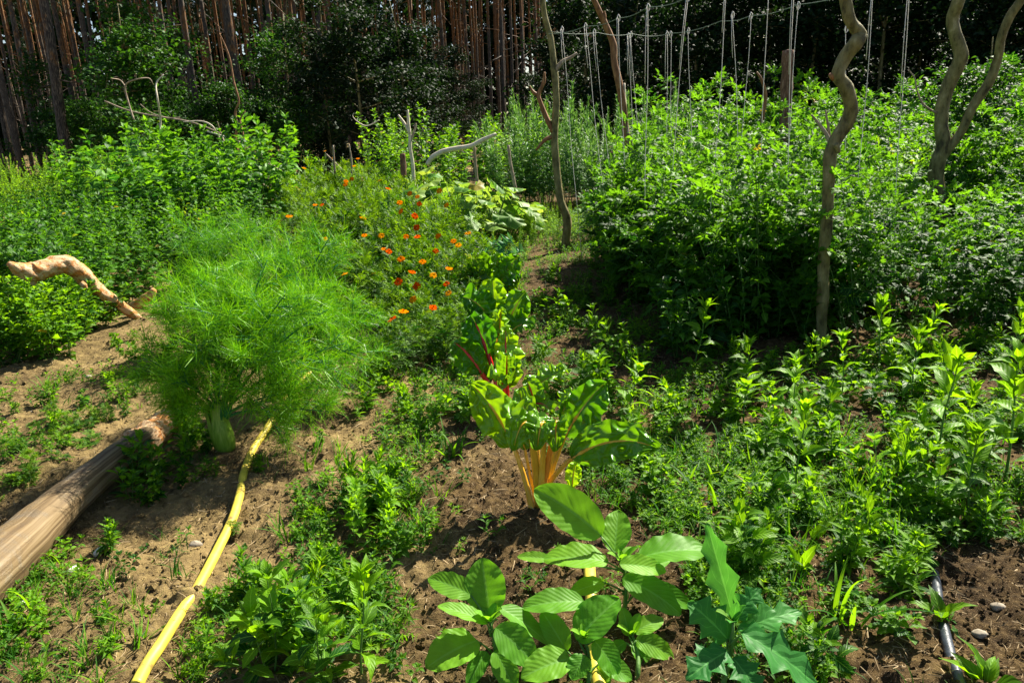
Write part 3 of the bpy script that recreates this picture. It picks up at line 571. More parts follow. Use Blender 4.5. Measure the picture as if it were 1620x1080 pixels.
# middle stakes
rod('stake', [(757, 310), (755, 288), (752, 260), (750, 230)], [2.3, 2.3, 2.1, 1.9], 10.5, 'dead', 'thin upright stake standing under the bleached horizontal branch', 'stake', base=None)
rod('stake', [(816, 300), (812, 282), (807, 255), (804, 230)], [2.6, 2.5, 2.3, 2.1], 10.0, 'dead', 'brown stake right of the bleached horizontal branch', 'stake')
fs = empty('forked_stick'); tag(fs, 'pale forked stick with twin tips at the left end of the bleached horizontal branch', 'stick')
rod('stick_stem', [(655, 300), (653, 262), (649, 235), (648, 212), (640, 196), (630, 182)], [2.6, 2.6, 2.6, 2.4, 2.2, 1.4], 10.8, 'pale', '', '', parent=fs, rough=.1)
rod('twig', [(648, 212), (646, 192), (645, 174)], [2.8, 2.2, 1.5], 10.8, 'pale', '', '', parent=fs, sides=6)
rod('twig', [(649, 225), (656, 205), (658, 195)], [2, 1.6, 1], 10.8, 'dead', '', '', parent=fs, sides=6)
rod('bleached_branch', [(676, 260), (684, 249), (700, 240), (722, 235), (745, 231), (765, 221), (785, 212)], [3.2, 3.8, 3.8, 3.6, 3.4, 3.2, 2], 10.3, 'pale', 'smooth bleached branch lying almost level above the squash leaves', 'branch', rough=.06)
rod('stake', [(638, 280), (638, 262), (637, 243)], [4.5, 4.5, 4.2], 11.5, 'post', 'short dark brown stake left of the pale forked stick', 'stake')
rod('dry_vine', [(600, 190), (588, 197), (577, 199), (565, 192), (558, 184), (560, 179)], [.9, .9, .8, .7, .6, .5], 12, 'pale', 'thin pale dry tendril curling up before the dark wood', 'vine', sides=5)
for i, pts in enumerate(([(557, 285), (556, 255), (552, 228)], [(530, 275), (528, 250), (527, 230)], [(545, 272), (530, 258), (516, 244)], [(470, 292), (450, 275), (430, 262), (418, 258)])):
    rod('dead_stick', pts, [1.7, 1.5, 1.1], 12.2+.2*i, 'dead', ('upright grey stick right behind the far orange flowers', 'thinner upright stick left of the grey one behind the far orange flowers', 'slanting dead stick leaning between the two upright ones behind the flowers', 'dead twig sloping down to the left end of the orange flowers')[i], 'stick')
lb = [([(382, 262), (376, 240), (372, 222), (375, 200), (372, 178), (378, 160), (370, 130), (364, 95), (355, 70), (347, 53)], [4, 4, 3.6, 3.2, 3, 3, 2.6, 2.4, 2, 1.3], 13, 'dead_red', 'tallest bare dead stick, reddish, rising against the dark forest at the left'),
      ([(388, 285), (388, 245), (385, 215), (380, 190), (388, 176)], [3.4, 3, 2.6, 2.2, 1.5], 12.8, 'dead_red', 'shorter reddish dead stick with a hooked tip beside the tallest one'),
      ([(250, 235), (252, 212), (254, 190), (250, 160), (247, 133), (259, 118)], [3, 3, 2.6, 2.3, 2.1, 1.4], 12.5, 'pale', 'pale dead stick with a bent tip above the tall leafy herbs'),
      ([(212, 190), (204, 165), (198, 137), (212, 127), (235, 124), (243, 135)], [2.4, 2.4, 2.2, 1.9, 1.6, 1], 12.6, 'dead', 'dead twig arching over to the right at the left of the pale bent stick'),
      ([(199, 138), (190, 127), (175, 124)], [1.8, 1.5, 1], 12.65, 'dead', 'small dead twig arching over to the left beside the arched one'),
      ([(165, 160), (200, 174), (235, 182), (300, 193), (345, 210), (400, 240), (465, 285)], [1.8, 2, 2.2, 2.4, 2.4, 2.6, 2.6], 13.2, 'dead', 'long thin dead branch sloping across behind the tall leafy herbs'),
      ([(290, 193), (318, 192), (335, 199), (345, 214), (348, 222)], [1.6, 2, 2.2, 2.2, 1.8], 13.0, 'pale', 'pale dead branch bowed like an arch left of the tallest bare stick'),
      ([(328, 208), (360, 218), (395, 232), (415, 246)], [2, 2.4, 2.4, 2], 12.9, 'pale', 'pale dead branch pointing at the foot of the tallest bare stick'),
      ([(356, 228), (348, 207), (344, 193)], [2.2, 2, 1.2], 12.95, 'dead', 'short forked twig just left of the foot of the tallest bare stick'),
      ([(222, 165), (238, 178), (262, 186), (285, 186)], [1.2, 1.4, 1.2, 1], 12.7, 'dead', 'fine dead twig hanging between the arched twig and the pale bent stick')]
for pts, r, y, mt, lab in lb: rod('dead_branch', pts, np.array(r)*.55, y, mt, lab, 'dead branch', 'dead brushwood at the left', wob=.05, sides=7, seed=len(pts))
g_ = np.random.default_rng(12); A = Acc()
for i in range(90):
    p = at_y(g_.uniform(372, 440), g_.uniform(262, 285), 13+g_.uniform(-.6, .6)); p[2] = GH(*p[:2])+g_.uniform(.02, .5); a = g_.uniform(0, 6.28)
    A.tube(limb_path(p, [cos(a), sin(a)*.5, g_.uniform(-.2, .6)], g_.uniform(.3, 1.0), 4, g_), np.linspace(.010, .004, 5), 4, .5)
tag(A.build('brush_pile', M['dead']), 'heap of dry twigs behind the leafy herbs at the foot of the reddish dead sticks', 'brush pile', kind='stuff')

# wires and hanging twine
WZ = 2.3
def wire(pts, label, r=.0035):
    P = np.array([at_z(px, py, WZ) for px, py in pts]); Q, _ = smooth(P, .01, 6); s = np.linspace(0, len(P)-1, len(Q)); Q[:, 2] -= .02*np.abs(np.sin(s*pi))
    A = Acc(); A.tube(Q, r, 5, .5); tag(A.build('wire', M['wire']), label, 'wire', 'wires carrying the strings')
wire([(868, 54), (926, 42), (978, 29), (1025, 12), (1088, -4), (1160, -30)], 'dark line rising to the right from the thin crooked pole, carrying strings')
wire([(868, 50), (945, 52), (1000, 54), (1062, 53), (1140, 34), (1188, 25), (1263, 8), (1420, -30)], 'lower green line running level from the thin crooked pole past the reddish pole')
wire([(1010, -22), (1150, -26), (1215, -26), (1300, -28), (1437, -30), (1640, -34)], 'line just above the top edge carrying the nearer strings')
strings = [(889, 47, 905, 235, 110, 'leftmost, touching the thin crooked pole'), (926, 42, 948, 245, 108, 'second from the thin crooked pole'), (940, 51, 962, 250, 113, 'third from the thin crooked pole'),
    (978, 29, 982, 130, 90, 'in front of the reddish crooked pole'), (998, 55, 1010, 235, 130, 'just right of the reddish crooked pole, long looped one'), (994, 57, 1001, 225, 120, 'squeezed beside the long looped string right of the reddish pole'), (1025, 12, 1022, 240, 133, 'thick straight single one between reddish pole and knotted pair'),
    (1055, 54, 1056, 250, 128, 'left one of the knotted pair in the middle'), (1061, 54, 1063, 300, 0, 'right one of the knotted pair in the middle'), (1088, -4, 1065, 245, 110, 'slanting to the left from the top edge beside the knotted pair'), (1089, 49, 1094, 245, 0, 'short-topped, below the line right of the slanting string'),
    (1151, -28, 1133, 222, 52, 'left of the two strings above the middle tomato bushes'), (1159, 24, 1168, 228, 92, 'right of the two strings above the middle tomato bushes'), (1188, 25, 1174, 225, 36, 'leaning slightly left over the bent dark stick'),
    (1215, -26, 1204, 268, 0, 'running straight down behind the bent dark stick'), (1256, -26, 1246, 262, 118, 'falling in front of the brown bark-covered post'), (1263, 9, 1252, 160, 0, 'with a knotted top just right of the brown post'),
    (1339, 45, 1336, 260, 0, 'mostly hidden behind the zigzag pole'), (1383, -29, 1360, 265, 95, 'halfway between the zigzag pole and the forked pole'), (1439, -30, 1418, 300, 155, 'doubled one close to the left of the forked pole')]
for i, (tx, ty, bx, by, sy, where) in enumerate(strings):
    T = at_z(tx, ty, WZ) if i != 17 else at_y(tx, ty, yC+1.5); Y = T[1]; B = at_y(bx, by, Y); B[2] = B[2]; d = (B-T)/max(T[2]-B[2], .1); B = T+d*(T[2]-GH(T[0], T[1])-.05)
    t = np.linspace(0, 1, 14)[:, None]; P = T+(B-T)*t; P[:, 0] += .006*np.sin(t[:, 0]*9+i); A = Acc(); A.tube(P, .0024, 5, .5)
    if sy:
        S = at_y(tx+(bx-tx)*(sy-ty)/max(by-ty, 1)-3, sy, Y-.015); T2 = T+[-.012, -.01, .0]; A.tube([T2, (T2+S)/2+[-.004, 0, 0], S], .0024, 5, .5)
    A.tube([T+[0, 0, .03], T+[.014, 0, .012], T+[.012, 0, -.02], T+[-.004, -.004, -.04], T+[-.014, 0, -.01], T+[0, 0, .03]], .004, 5, .5)
    tag(A.build('twine', M['twine']), 'white hanging twine '+where, 'twine', 'white strings hanging from the lines')

# ================================================================== LOG, BRANCH, HOSES, PIPE
def on_ground(pts, hs):
    return np.array([at_ground(px, py, h)+[0, 0, h] for (px, py), h in zip(pts, hs)])
lg = empty('fallen_log'); tag(lg, 'barkless brown log lying on the bare soil at the lower left', 'log')
P = on_ground([(-150, 1005), (-60, 940), (20, 872), (80, 815), (135, 766), (190, 722), (232, 692)], [.11, .11, .10, .095, .09, .08, .07])
P, r = smooth(P, [.115, .11, .098, .086, .077, .068, .062]); A = Acc(); A.tube(P, r, 40, .5, rough=.07); A.build('log_body', M['log'], lg)
P = on_ground([(215, 706), (238, 690), (262, 668), (278, 650)], [.06, .055, .045, .03]); P, r = smooth(P, [.082, .078, .06, .04], 8); A = Acc(); A.tube(P, r, 28, .5, rough=.25)
A.build('splintered_end', M['orange_bark'], lg)
A = Acc()
for i in range(26):
    q = at_ground(244+rng.normal(0, 7), 700+rng.normal(0, 12)); q[2] += U(.0, .1); A.tube(limb_path(q, [U(.2, 1), U(-.8, .2), U(-.5, .4)], U(.03, .09), 4, rng), [.004, .005, .004, .003, .001], 4, .5, flat=.35)
A.build('bark_shred', M['orange_bark'], lg)

br = empty('bent_branch'); tag(br, 'bent orange-barked pine branch rising from the soil over the low left herbs', 'branch')
y0 = groundy(215, 505)
P = px_path([(232, 514), (205, 494), (180, 476), (155, 459), (135, 440), (115, 424), (95, 418), (72, 424), (50, 431), (30, 426), (14, 417)], y0, y0-.75); P, r = smooth(P, np.array([6, 8, 9, 11, 13, 14, 13.5, 13.5, 15, 11, 4])*y0*.93/1190, 7)
A = Acc(); A.tube(P, r, 30, .5, rough=.2); A.build('branch_body', M['orange_bark'], br)
rod('branch_stub', [(54, 440), (53, 447), (55, 452)], [5, 5, 3], y0-.6, 'orange_bark', '', '', parent=br)
rod('bark_flake', [(128, 447), (133, 452), (137, 457)], [4, 5, 2], y0-.45, 'orange_bark', '', '', parent=br)
rod('pine_limb', [(262, 470), (288, 450), (310, 447), (325, 438), (342, 424)], [6, 7, 8, 8, 5], y0+.35, 'orange_bark', 'piece of pale orange pine limb lying behind the fennel', 'branch', rough=.2, sides=16)
rod('pine_limb', [(205, 488), (222, 478), (238, 466), (244, 458)], [6, 8, 7, 4], y0+.25, 'orange_bark', 'short broken pine limb just right of the bent orange branch', 'branch', rough=.25, sides=16)

def hose(name, pts, hs, r, mat, label, cat):
    P = on_ground(pts, hs); P, rr = smooth(P, r, 8); A = Acc(); A.tube(P, rr, 18, .5, rough=.015); return tag(A.build(name, M[mat]), label, cat)
HO = [(215, 1085), (232, 1052), (252, 1022), (272, 990), (290, 962), (303, 945), (322, 912), (345, 868), (368, 820), (380, 780), (386, 748), (400, 712), (421, 680), (440, 650), (462, 618), (488, 592), (512, 560)]
hose('garden_hose', HO, [.022, .02, .02, .018, .013, .018, .022, .02, .022, .02, .018, .02, .02, .018, .016, .01, -.01], .0185, 'hose', 'yellow garden hose snaking from the lower left up past the fennel, partly buried', 'hose')
HO2 = [(950, 1095), (941, 1050), (938, 1000), (936, 955), (934, 920), (930, 880), (920, 830), (909, 792), (896, 770)]
hose('garden_hose', HO2, [.02, .02, .02, .02, .018, -.03, -.03, .016, -.03], .020, 'hose', 'yellow garden hose running under the big-leaved plants towards the yellow-stalked chard', 'hose')
PI_ = [(1525, 1095), (1508, 1050), (1497, 1010), (1490, 975), (1484, 945), (1478, 905), (1470, 860)]
hose('water_pipe', PI_, [.01, .012, .012, .01, .006, 0, -.02], .0155, 'pipe', 'thin black water pipe on the bare soil at the lower right corner', 'pipe')
for i, (a, b) in enumerate((((150, 882), (163, 872)), ((108, 912), (126, 902)), ((22, 968), (42, 958)))):
    pa0, pb0 = at_ground(*a)+[0, 0, .012], at_ground(*b)+[0, 0, .016]; A = Acc(); A.tube([pa0, (pa0+pb0)/2+[0, 0, .003], pb0], [.012, .013, .011], 8, .5, flat=.5, rough=.15)
    tag(A.build('plant_marker', M['white']), ('white scrap of wood farthest up, right of the log', 'white flat marker beside the grassy tuft below the log', 'white scrap half hidden in the grass at the lower left')[i], 'marker')
for i, (px, py, s) in enumerate(((309, 864, .022), (52, 655, .02), (513, 898, .018), (1550, 1005, .018), (1578, 962, .02), (140, 597, .018))):
    g = np.random.default_rng(i); th = np.linspace(0, pi, 9); ph = np.linspace(0, 2*pi, 12, endpoint=False); D = np.stack([np.sin(th)[:, None]*np.cos(ph), np.sin(th)[:, None]*np.sin(ph), np.cos(th)[:, None]*np.ones(12)], -1)
    D = D*(1+.25*vnoise(D[..., 0]*2+i*5, D[..., 1]*2, D[..., 2]*2)[..., None])*s*[1.2, .9, .65]; A = Acc(); A.grid(D, np.zeros(D.shape[:2]+(2,)), closed=True); q = at_ground(px, py)
    tag(A.build('stone', M['stone'], loc=tuple(q+[0, 0, s*.35])), ('rounded tan stone left of the yellow hose', 'small pale stone on the soil at the left', 'small stone right of the yellow hose', 'small stone near the black pipe', 'pebble on the bare bank at the lower right', 'tiny white stone in front of the left herbs')[i], 'stone')

# ================================================================== HERO PLANTS
def hero_leaf(A, p0, p1, w, up=(0, 0, 1), sag=.12, prof=elong, pucker=0.0, vein=0.0, nv=9, slope=.75, fold=.25, ruffle=0.0, nl=26, nw=9, tint=.6, seed=0, mi=0, mid_pts=None, roll=0.0, petiole=None, pr=.004, pmi=0):
    g = np.random.default_rng(seed); p0, p1 = np.array(p0, float), np.array(p1, float); L = np.linalg.norm(p1-p0); up = np.array(up, float)
    m = (p0+p1)/2+up*sag*L if mid_pts is None else np.array(mid_pts, float)
    t = np.linspace(0, 1, nl+1)[:, None]; C = (1-t)**2*p0+2*t*(1-t)*m+t*t*p1; D = np.gradient(C, axis=0); D /= np.linalg.norm(D, axis=1, keepdims=True)
    X = np.cross(D, up); X /= np.linalg.norm(X, axis=1, keepdims=True)+1e-9; Z = np.cross(X, D)
    c, s = cos(roll), sin(roll); X, Z = X*c+Z*s, Z*c-X*s
    t = t[:, 0]; W = np.maximum(prof(t), .02)*w*.5; u = np.linspace(-1, 1, 2*nw+1)
    ru = ruffle*np.abs(u)[None]**2*w*(np.sin(t*23+g.uniform(0, 6))[:, None]*.6+vnoise(t[:, None]*14+seed, u[None]*.9+seed*3.1))*1.0
    edge = 1+.05*vnoise(t*9+seed, seed*1.7)
    xx = u[None]*(W*edge)[:, None]; zz = np.abs(u)[None]*W[:, None]*fold+ru
    if vein: zz = zz-vein*w*(.5+.5*np.cos(2*pi*(t[:, None]-np.abs(u)[None]*slope*w/L*.9)*nv))**5*(1-np.abs(u)[None]**3)*np.minimum(1, np.abs(u)*6)[None]
    if pucker: zz = zz+pucker*w*(1.1-2.2*np.abs(vnoise(t[:, None]*L/w*4.4+seed*7, u[None]*2.5, seed*.37))+.5*vnoise(t[:, None]*L/w*9+seed, u[None]*5+3, seed*.7))*np.minimum(1, np.abs(u)*3+.1)[None]
    V = C[:, None]+xx[..., None]*X[:, None]+zz[..., None]*Z[:, None]
    UV = np.stack(np.broadcast_arrays(u[None]*.5+.5, t[:, None]), -1); A.grid(V, UV, tint, mi)
    return C, X, Z
def amaranth(name, label, base, stem_top, leaves, ydef, cat='plant', mat='amaranth', seed=0, young=8, prof=elong, vein=.014, lw=1.0):
    root = empty(name, tuple(base)); tag(root, label, cat); B = np.array(base); g = np.random.default_rng(seed)
    S = Acc(); top = np.array(stem_top)-B; t = np.linspace(0, 1, 8)[:, None]; C = np.zeros(3)*(1-t)+top*t+np.sin(t*pi)*[.01, .005, 0]; C[0, 2] = -.03; S.tube(C, np.linspace(.008, .004, 8), 8, .5)
    k = 0
    for (bx, by, tx, ty, w, dy0, dy1, sag, roll, tint) in leaves:
        p0 = at_y(bx, by, ydef+dy0)-B; p1 = at_y(tx, ty, ydef+dy1)-B; wm = w*(ydef+(dy0+dy1)/2)/1170*lw
        f = np.clip((p0[2]/max(top[2], .05))-.25, .05, .95); q = top*f
        L = Acc(); hero_leaf(L, p0, p1, wm*1.15, up=(0, -.4, .9), sag=sag, prof=prof, vein=vein, tint=tint, seed=seed*17+k, ruffle=.035, fold=.22, roll=roll); L.build('leaf', M[mat], root)
        md = (q+p0)/2+[0, 0, .005]; tt = np.linspace(0, 1, 6)[:, None]; S.tube((1-tt)**2*q+2*tt*(1-tt)*md+tt*tt*(p0+(p1-p0)*.03), np.linspace(.0035, .0022, 6), 6, .6); k += 1
    S.build('stem', M['stem'], root)
    L = Acc()
    for i in range(young):
        a = i*2.4; e = g.uniform(.4, 1.2); D = np.array([cos(a)*cos(e), sin(a)*cos(e), sin(e)]); s = g.uniform(.03, .07)
        hero_leaf(L, top, top+D*s, s*.5, sag=.15, vein=.05, tint=g.uniform(.7, .95), seed=i, nl=8, nw=3)
    L.build('young_leaves', M[mat], root)
    return root
yy = 2.0
amaranth('amaranth_plant', 'big-leaved pale green plant closest below the yellow-stalked chard', at_ground(985, 985), at_y(985, 888, yy+.02), [
    (952, 848, 845, 774, 66, .05, .14, .16, .35, .5), (962, 888, 858, 884, 56, .0, .02, .14, -.25, .62), (972, 874, 978, 806, 46, .03, .15, .05, .1, .6),
    (1010, 882, 1122, 872, 66, .04, .06, .20, .3, .55), (980, 892, 1054, 903, 34, -.04, -.02, .12, -.1, .9), (872, 884, 818, 880, 20, .02, .03, .05, 0, .85),
    (984, 915, 1078, 972, 48, -.03, -.06, .22, -.2, .35), (1000, 905, 1062, 880, 34, .04, .1, .1, 0, .7), (1010, 930, 1095, 960, 36, .02, .02, .2, -.3, .4), (955, 920, 900, 940, 30, -.02, -.06, .1, 0, .5)], yy, seed=1)
amaranth('amaranth_plant', 'big-leaved pale green plant farthest left of the three at the bottom middle', at_ground(782, 1085), at_y(775, 982, 1.8), [
    (775, 972, 762, 882, 66, .02, .12, .06, .25, .6), (747, 942, 677, 914, 40, .05, .10, .14, .1, .55), (772, 985, 692, 958, 34, -.01, .0, .14, -.35, .85),
    (756, 1012, 674, 1056, 70, -.03, -.10, .18, -.15, .75), (790, 960, 868, 1018, 44, .03, .0, .16, .4, .5), (784, 992, 848, 1052, 54, -.04, -.08, .14, -.1, .3),
    (783, 1028, 815, 1092, 42, -.06, -.12, .12, 0, .35), (770, 1030, 740, 1085, 32, -.05, -.12, .1, 0, .3)], 1.8, seed=2)
amaranth('amaranth_plant', 'big-leaved plant with a dark upright round leaf, over the yellow hose', at_ground(930, 1095), at_y(925, 1010, 1.77), [
    (925, 952, 826, 962, 50, .10, .08, .18, -.2, .55), (912, 1012, 980, 946, 72, .0, .06, .14, .3, .12), (897, 1030, 857, 966, 42, .0, .07, .08, .1, .45),
    (903, 1040, 824, 1072, 60, -.04, -.09, .14, -.1, .7), (935, 1088, 968, 1062, 46, -.06, -.06, .12, .2, .6), (940, 1012, 978, 1066, 44, -.02, -.07, .14, 0, .1),
    (925, 1035, 905, 1075, 36, -.05, -.1, .1, 0, .25), (950, 1045, 1000, 1075, 36, -.03, -.06, .1, 0, .3)], 1.77, seed=3)
amaranth('amaranth_plant', 'small young broad-leaved plant between the tallest big-leaved plant and the lobed-leaved plant', at_ground(1008, 1070), at_y(1000, 1005, 1.85), [
    (1002, 1000, 1050, 978, 30, .0, .04, .12, 0, .7), (1005, 1012, 1066, 1040, 36, -.02, -.04, .2, -.2, .8), (995, 1006, 985, 960, 24, .0, .06, .08, 0, .6),
    (1000, 1020, 1032, 1055, 28, -.03, -.06, .1, 0, .3), (990, 1015, 962, 1035, 22, -.02, -.04, .1, 0, .5)], 1.85, seed=4, young=5)
def lobes(k, a): return lambda t: elong(t)*(1-a*np.abs(2*((t*k+.15) % 1)-1)**.8)
amaranth('lobed_weed', 'large weed with jagged lobed leaves at the bottom, right of the big-leaved plants', at_ground(1140, 1095), at_y(1160, 985, 1.72), [
    (1162, 985, 1118, 826, 52, .03, .16, .02, .5, .75), (1152, 1012, 1088, 952, 74, .0, .06, .16, .2, .45), (1163, 978, 1203, 930, 46, .03, .08, .14, -.2, .4),
    (1172, 1000, 1296, 1088, 84, -.02, -.08, .16, .1, .5), (1175, 995, 1268, 968, 58, .02, .05, .2, .1, .6), (1150, 1030, 1085, 1075, 70, -.05, -.12, .16, -.1, .25),
    (1160, 1040, 1200, 1100, 62, -.06, -.14, .14, 0, .15), (1168, 990, 1215, 1010, 34, .02, -.02, .2, 0, .8), (1145, 1045, 1098, 1030, 40, -.03, -.05, .1, 0, .3)], 1.72, mat='lobed', seed=5, prof=lobes(3.2, .55), vein=.012, lw=1.05)

# ---- chard
def chard(label, basepx, leaves, stalk, seed, extra=0, cat='chard'):
    B = at_ground(*basepx); root = empty('chard_plant', tuple(B)); tag(root, label, cat)
    for k, (px0, py0, px1, py1, w, dy, sag, roll, tint, sr, mt) in enumerate(leaves):
        # petiole from the base to the blade foot, blade from there to its tip
        y = B[1]; q0 = np.array([(px0-basepx[0])*.00045+rng.normal(0, .008), rng.normal(0, .015), -.02]); p0 = at_y(px0, py0, y+dy*.5)-B; p1 = at_y(px1, py1, y+dy)-B
        S = Acc(); tt = np.linspace(0, 1, 9)[:, None]; md = (q0+p0)/2+np.array([0, 0, .03])-(p1-p0)*.12; C = (1-tt)**2*q0+2*tt*(1-tt)*md+tt*tt*p0
        mid = (p0+p1)/2+np.array([0, 0, sag])*np.linalg.norm(p1-p0)
        t2 = np.linspace(.08, .93, 9)[:, None]; C2 = (1-t2)**2*p0+2*t2*(1-t2)*mid+t2*t2*p1
        S.tube(np.vstack([C, C2]), np.concatenate([np.linspace(1.15, .75, 9)*sr, np.linspace(.7, .15, 9)*sr]), 9, .5, flat=.62, rough=.05); S.build('stalk', M[mt], root)
        L = Acc(); wm = .95*w*(y+dy*.7)/1180; hero_leaf(L, p0, p1, wm, up=(0, -.5, .85), mid_pts=mid, prof=lambda t: np.clip(np.sin(pi*t**.8), 0, 1)**.55, pucker=.10, ruffle=.22, nl=80, nw=20, fold=.32, roll=roll, tint=tint, seed=seed*11+k); L.build('leaf_blade', M['chard'], root)
    for k in range(extra):
        a = U(0, 6.28); p0 = np.array([cos(a)*.07, sin(a)*.07, U(.10, .24)]); ln = U(.18, .27); p1 = p0+np.array([cos(a)*ln*.6, sin(a)*ln*.6, ln*U(.2, .9)]); S, L = Acc(), Acc()
        tt = np.linspace(0, 1, 6)[:, None]; mid = (p0+p1)/2+np.array([0, 0, .06]); t2 = np.linspace(.08, .93, 7)[:, None]
        S.tube(np.vstack([np.array([cos(a)*.01, sin(a)*.01, -.02])*(1-tt)+p0*tt, (1-t2)**2*p0+2*t2*(1-t2)*mid+t2*t2*p1]), np.concatenate([np.linspace(.009, .007, 6), np.linspace(.006, .0015, 7)]), 8, .5, flat=.62); S.build('stalk', M[stalk], root)
        hero_leaf(L, p0, p1, U(.09, .13), mid_pts=mid, up=(0, -.4, .9), prof=lambda t: np.clip(np.sin(pi*t**.8), 0, 1)**.55, pucker=.11, ruffle=.24, nl=60, nw=14, fold=.3, roll=U(-.4, .4), tint=U(.2, .9), seed=seed*31+k); L.build('leaf_blade', M['chard'], root)
    return root
chard('crinkly chard with yellow and orange stalks, nearest and most upright one in the chard row', (852, 800), [
    (812, 705, 745, 608, 72, .10, .22, .5, .75, .011, 'yellow_stalk'), (838, 672, 812, 712, 58, -.12, .8, .2, .45, .014, 'yellow_stalk'), (862, 672, 850, 712, 50, -.14, .9, 0, .5, .012, 'yellow_stalk'),
    (880, 668, 880, 712, 46, -.10, .8, -.2, .5, .012, 'orange_stalk'), (893, 690, 958, 605, 72, .12, .15, -.6, .35, .012, 'yellow_stalk'), (905, 725, 1038, 708, 78, -.05, .30, -.5, .5, .011, 'yellow_stalk'),
    (890, 660, 905, 615, 36, .12, .15, .8, .45, .008, 'yellow_stalk'), (850, 700, 832, 650, 34, .12, .2, .3, .6, .009, 'yellow_stalk'), (905, 770, 912, 730, 30, .04, .3, 0, .9, .006, 'yellow_stalk')], 'yellow_stalk', 1, 2)
chard('crinkly chard with bright red stalks, directly behind the yellow-stalked one', (803, 662), [
    (762, 590, 716, 540, 52, .08, .2, .7, .4, .016, 'red_stalk'), (772, 560, 745, 500, 58, .18, .2, .4, .35, .016, 'red_stalk'), (800, 615, 800, 515, 52, .14, .1, -.5, .85, .015, 'red_stalk'),
    (822, 640, 903, 586, 44, .14, .25, .1, .85, .009, 'red_stalk'), (848, 645, 830, 598, 40, .02, .3, .2, .55, .009, 'red_stalk'), (845, 640, 878, 660, 34, .0, .5, 0, .6, .008, 'red_stalk'), (785, 600, 760, 570, 46, .16, .3, .2, .2, .010, 'red_stalk')], 'red_stalk', 2, 6)
chard('crinkly chard with yellow midribs, third in the row behind the red-stalked one', (790, 575), [
    (778, 505, 728, 470, 50, .1, .3, .3, .4, .010, 'yellow_stalk'), (783, 500, 779, 440, 48, .14, .2, .2, .75, .010, 'yellow_stalk'), (800, 520, 832, 462, 54, .1, .2, -.5, .3, .010, 'yellow_stalk'),
    (805, 530, 846, 518, 48, .0, .5, 0, .5, .009, 'yellow_stalk'), (770, 520, 735, 520, 44, .0, .4, .2, .3, .009, 'yellow_stalk'), (790, 535, 792, 490, 40, -.06, .3, .3, .8, .009, 'yellow_stalk')], 'yellow_stalk', 3, 7)
chard('farthest chard, one leaf with a dark red midrib leaning right before the kale', (788, 500), [
    (787, 455, 822, 404, 38, .1, .15, -.6, .3, .010, 'red_stalk'), (775, 450, 735, 440, 44, .06, .4, .3, .55, .009, 'red_stalk'), (770, 440, 745, 405, 44, .12, .2, .5, .4, .009, 'yellow_stalk'),
    (800, 460, 825, 440, 38, .0, .4, 0, .75, .008, 'red_stalk'), (780, 470, 730, 470, 40, -.03, .5, 0, .5, .008, 'yellow_stalk'), (795, 440, 780, 400, 36, .12, .2, 0, .8, .008, 'yellow_stalk')], 'red_stalk', 4, 7)
def kale():
    B = at_ground(785, 465); root = empty('kale_plant', tuple(B)); tag(root, 'blue-green curly kale behind the last chard of the row', 'kale'); S, L = Acc(), Acc(); S.tube([[0, 0, -.02], [.01, 0, .15], [0, 0, .3]], [.013, .013, .01], 7, .5)
    for i in range(22):
        a = i*2.4; e = rng.uniform(.0, 1.1); z = .08+.2*i/22; D = np.array([cos(a)*cos(e), sin(a)*cos(e), sin(e)]); q = np.array([0, 0, z]); ln = U(.2, .34)
        S.tube([q, q+D*ln*.3], [.005, .003], 5, .5)
        hero_leaf(L, q+D*ln*.25, q+D*ln+[0, 0, -.05*ln], ln*U(.45, .65), sag=.2, prof=elong, ruffle=.4, pucker=.05, nl=20, nw=6, tint=U(.1, .9), seed=i, fold=.3)
    S.build('stem', M['stem'], root); L.build('leaves', M['kale'], root)
kale()

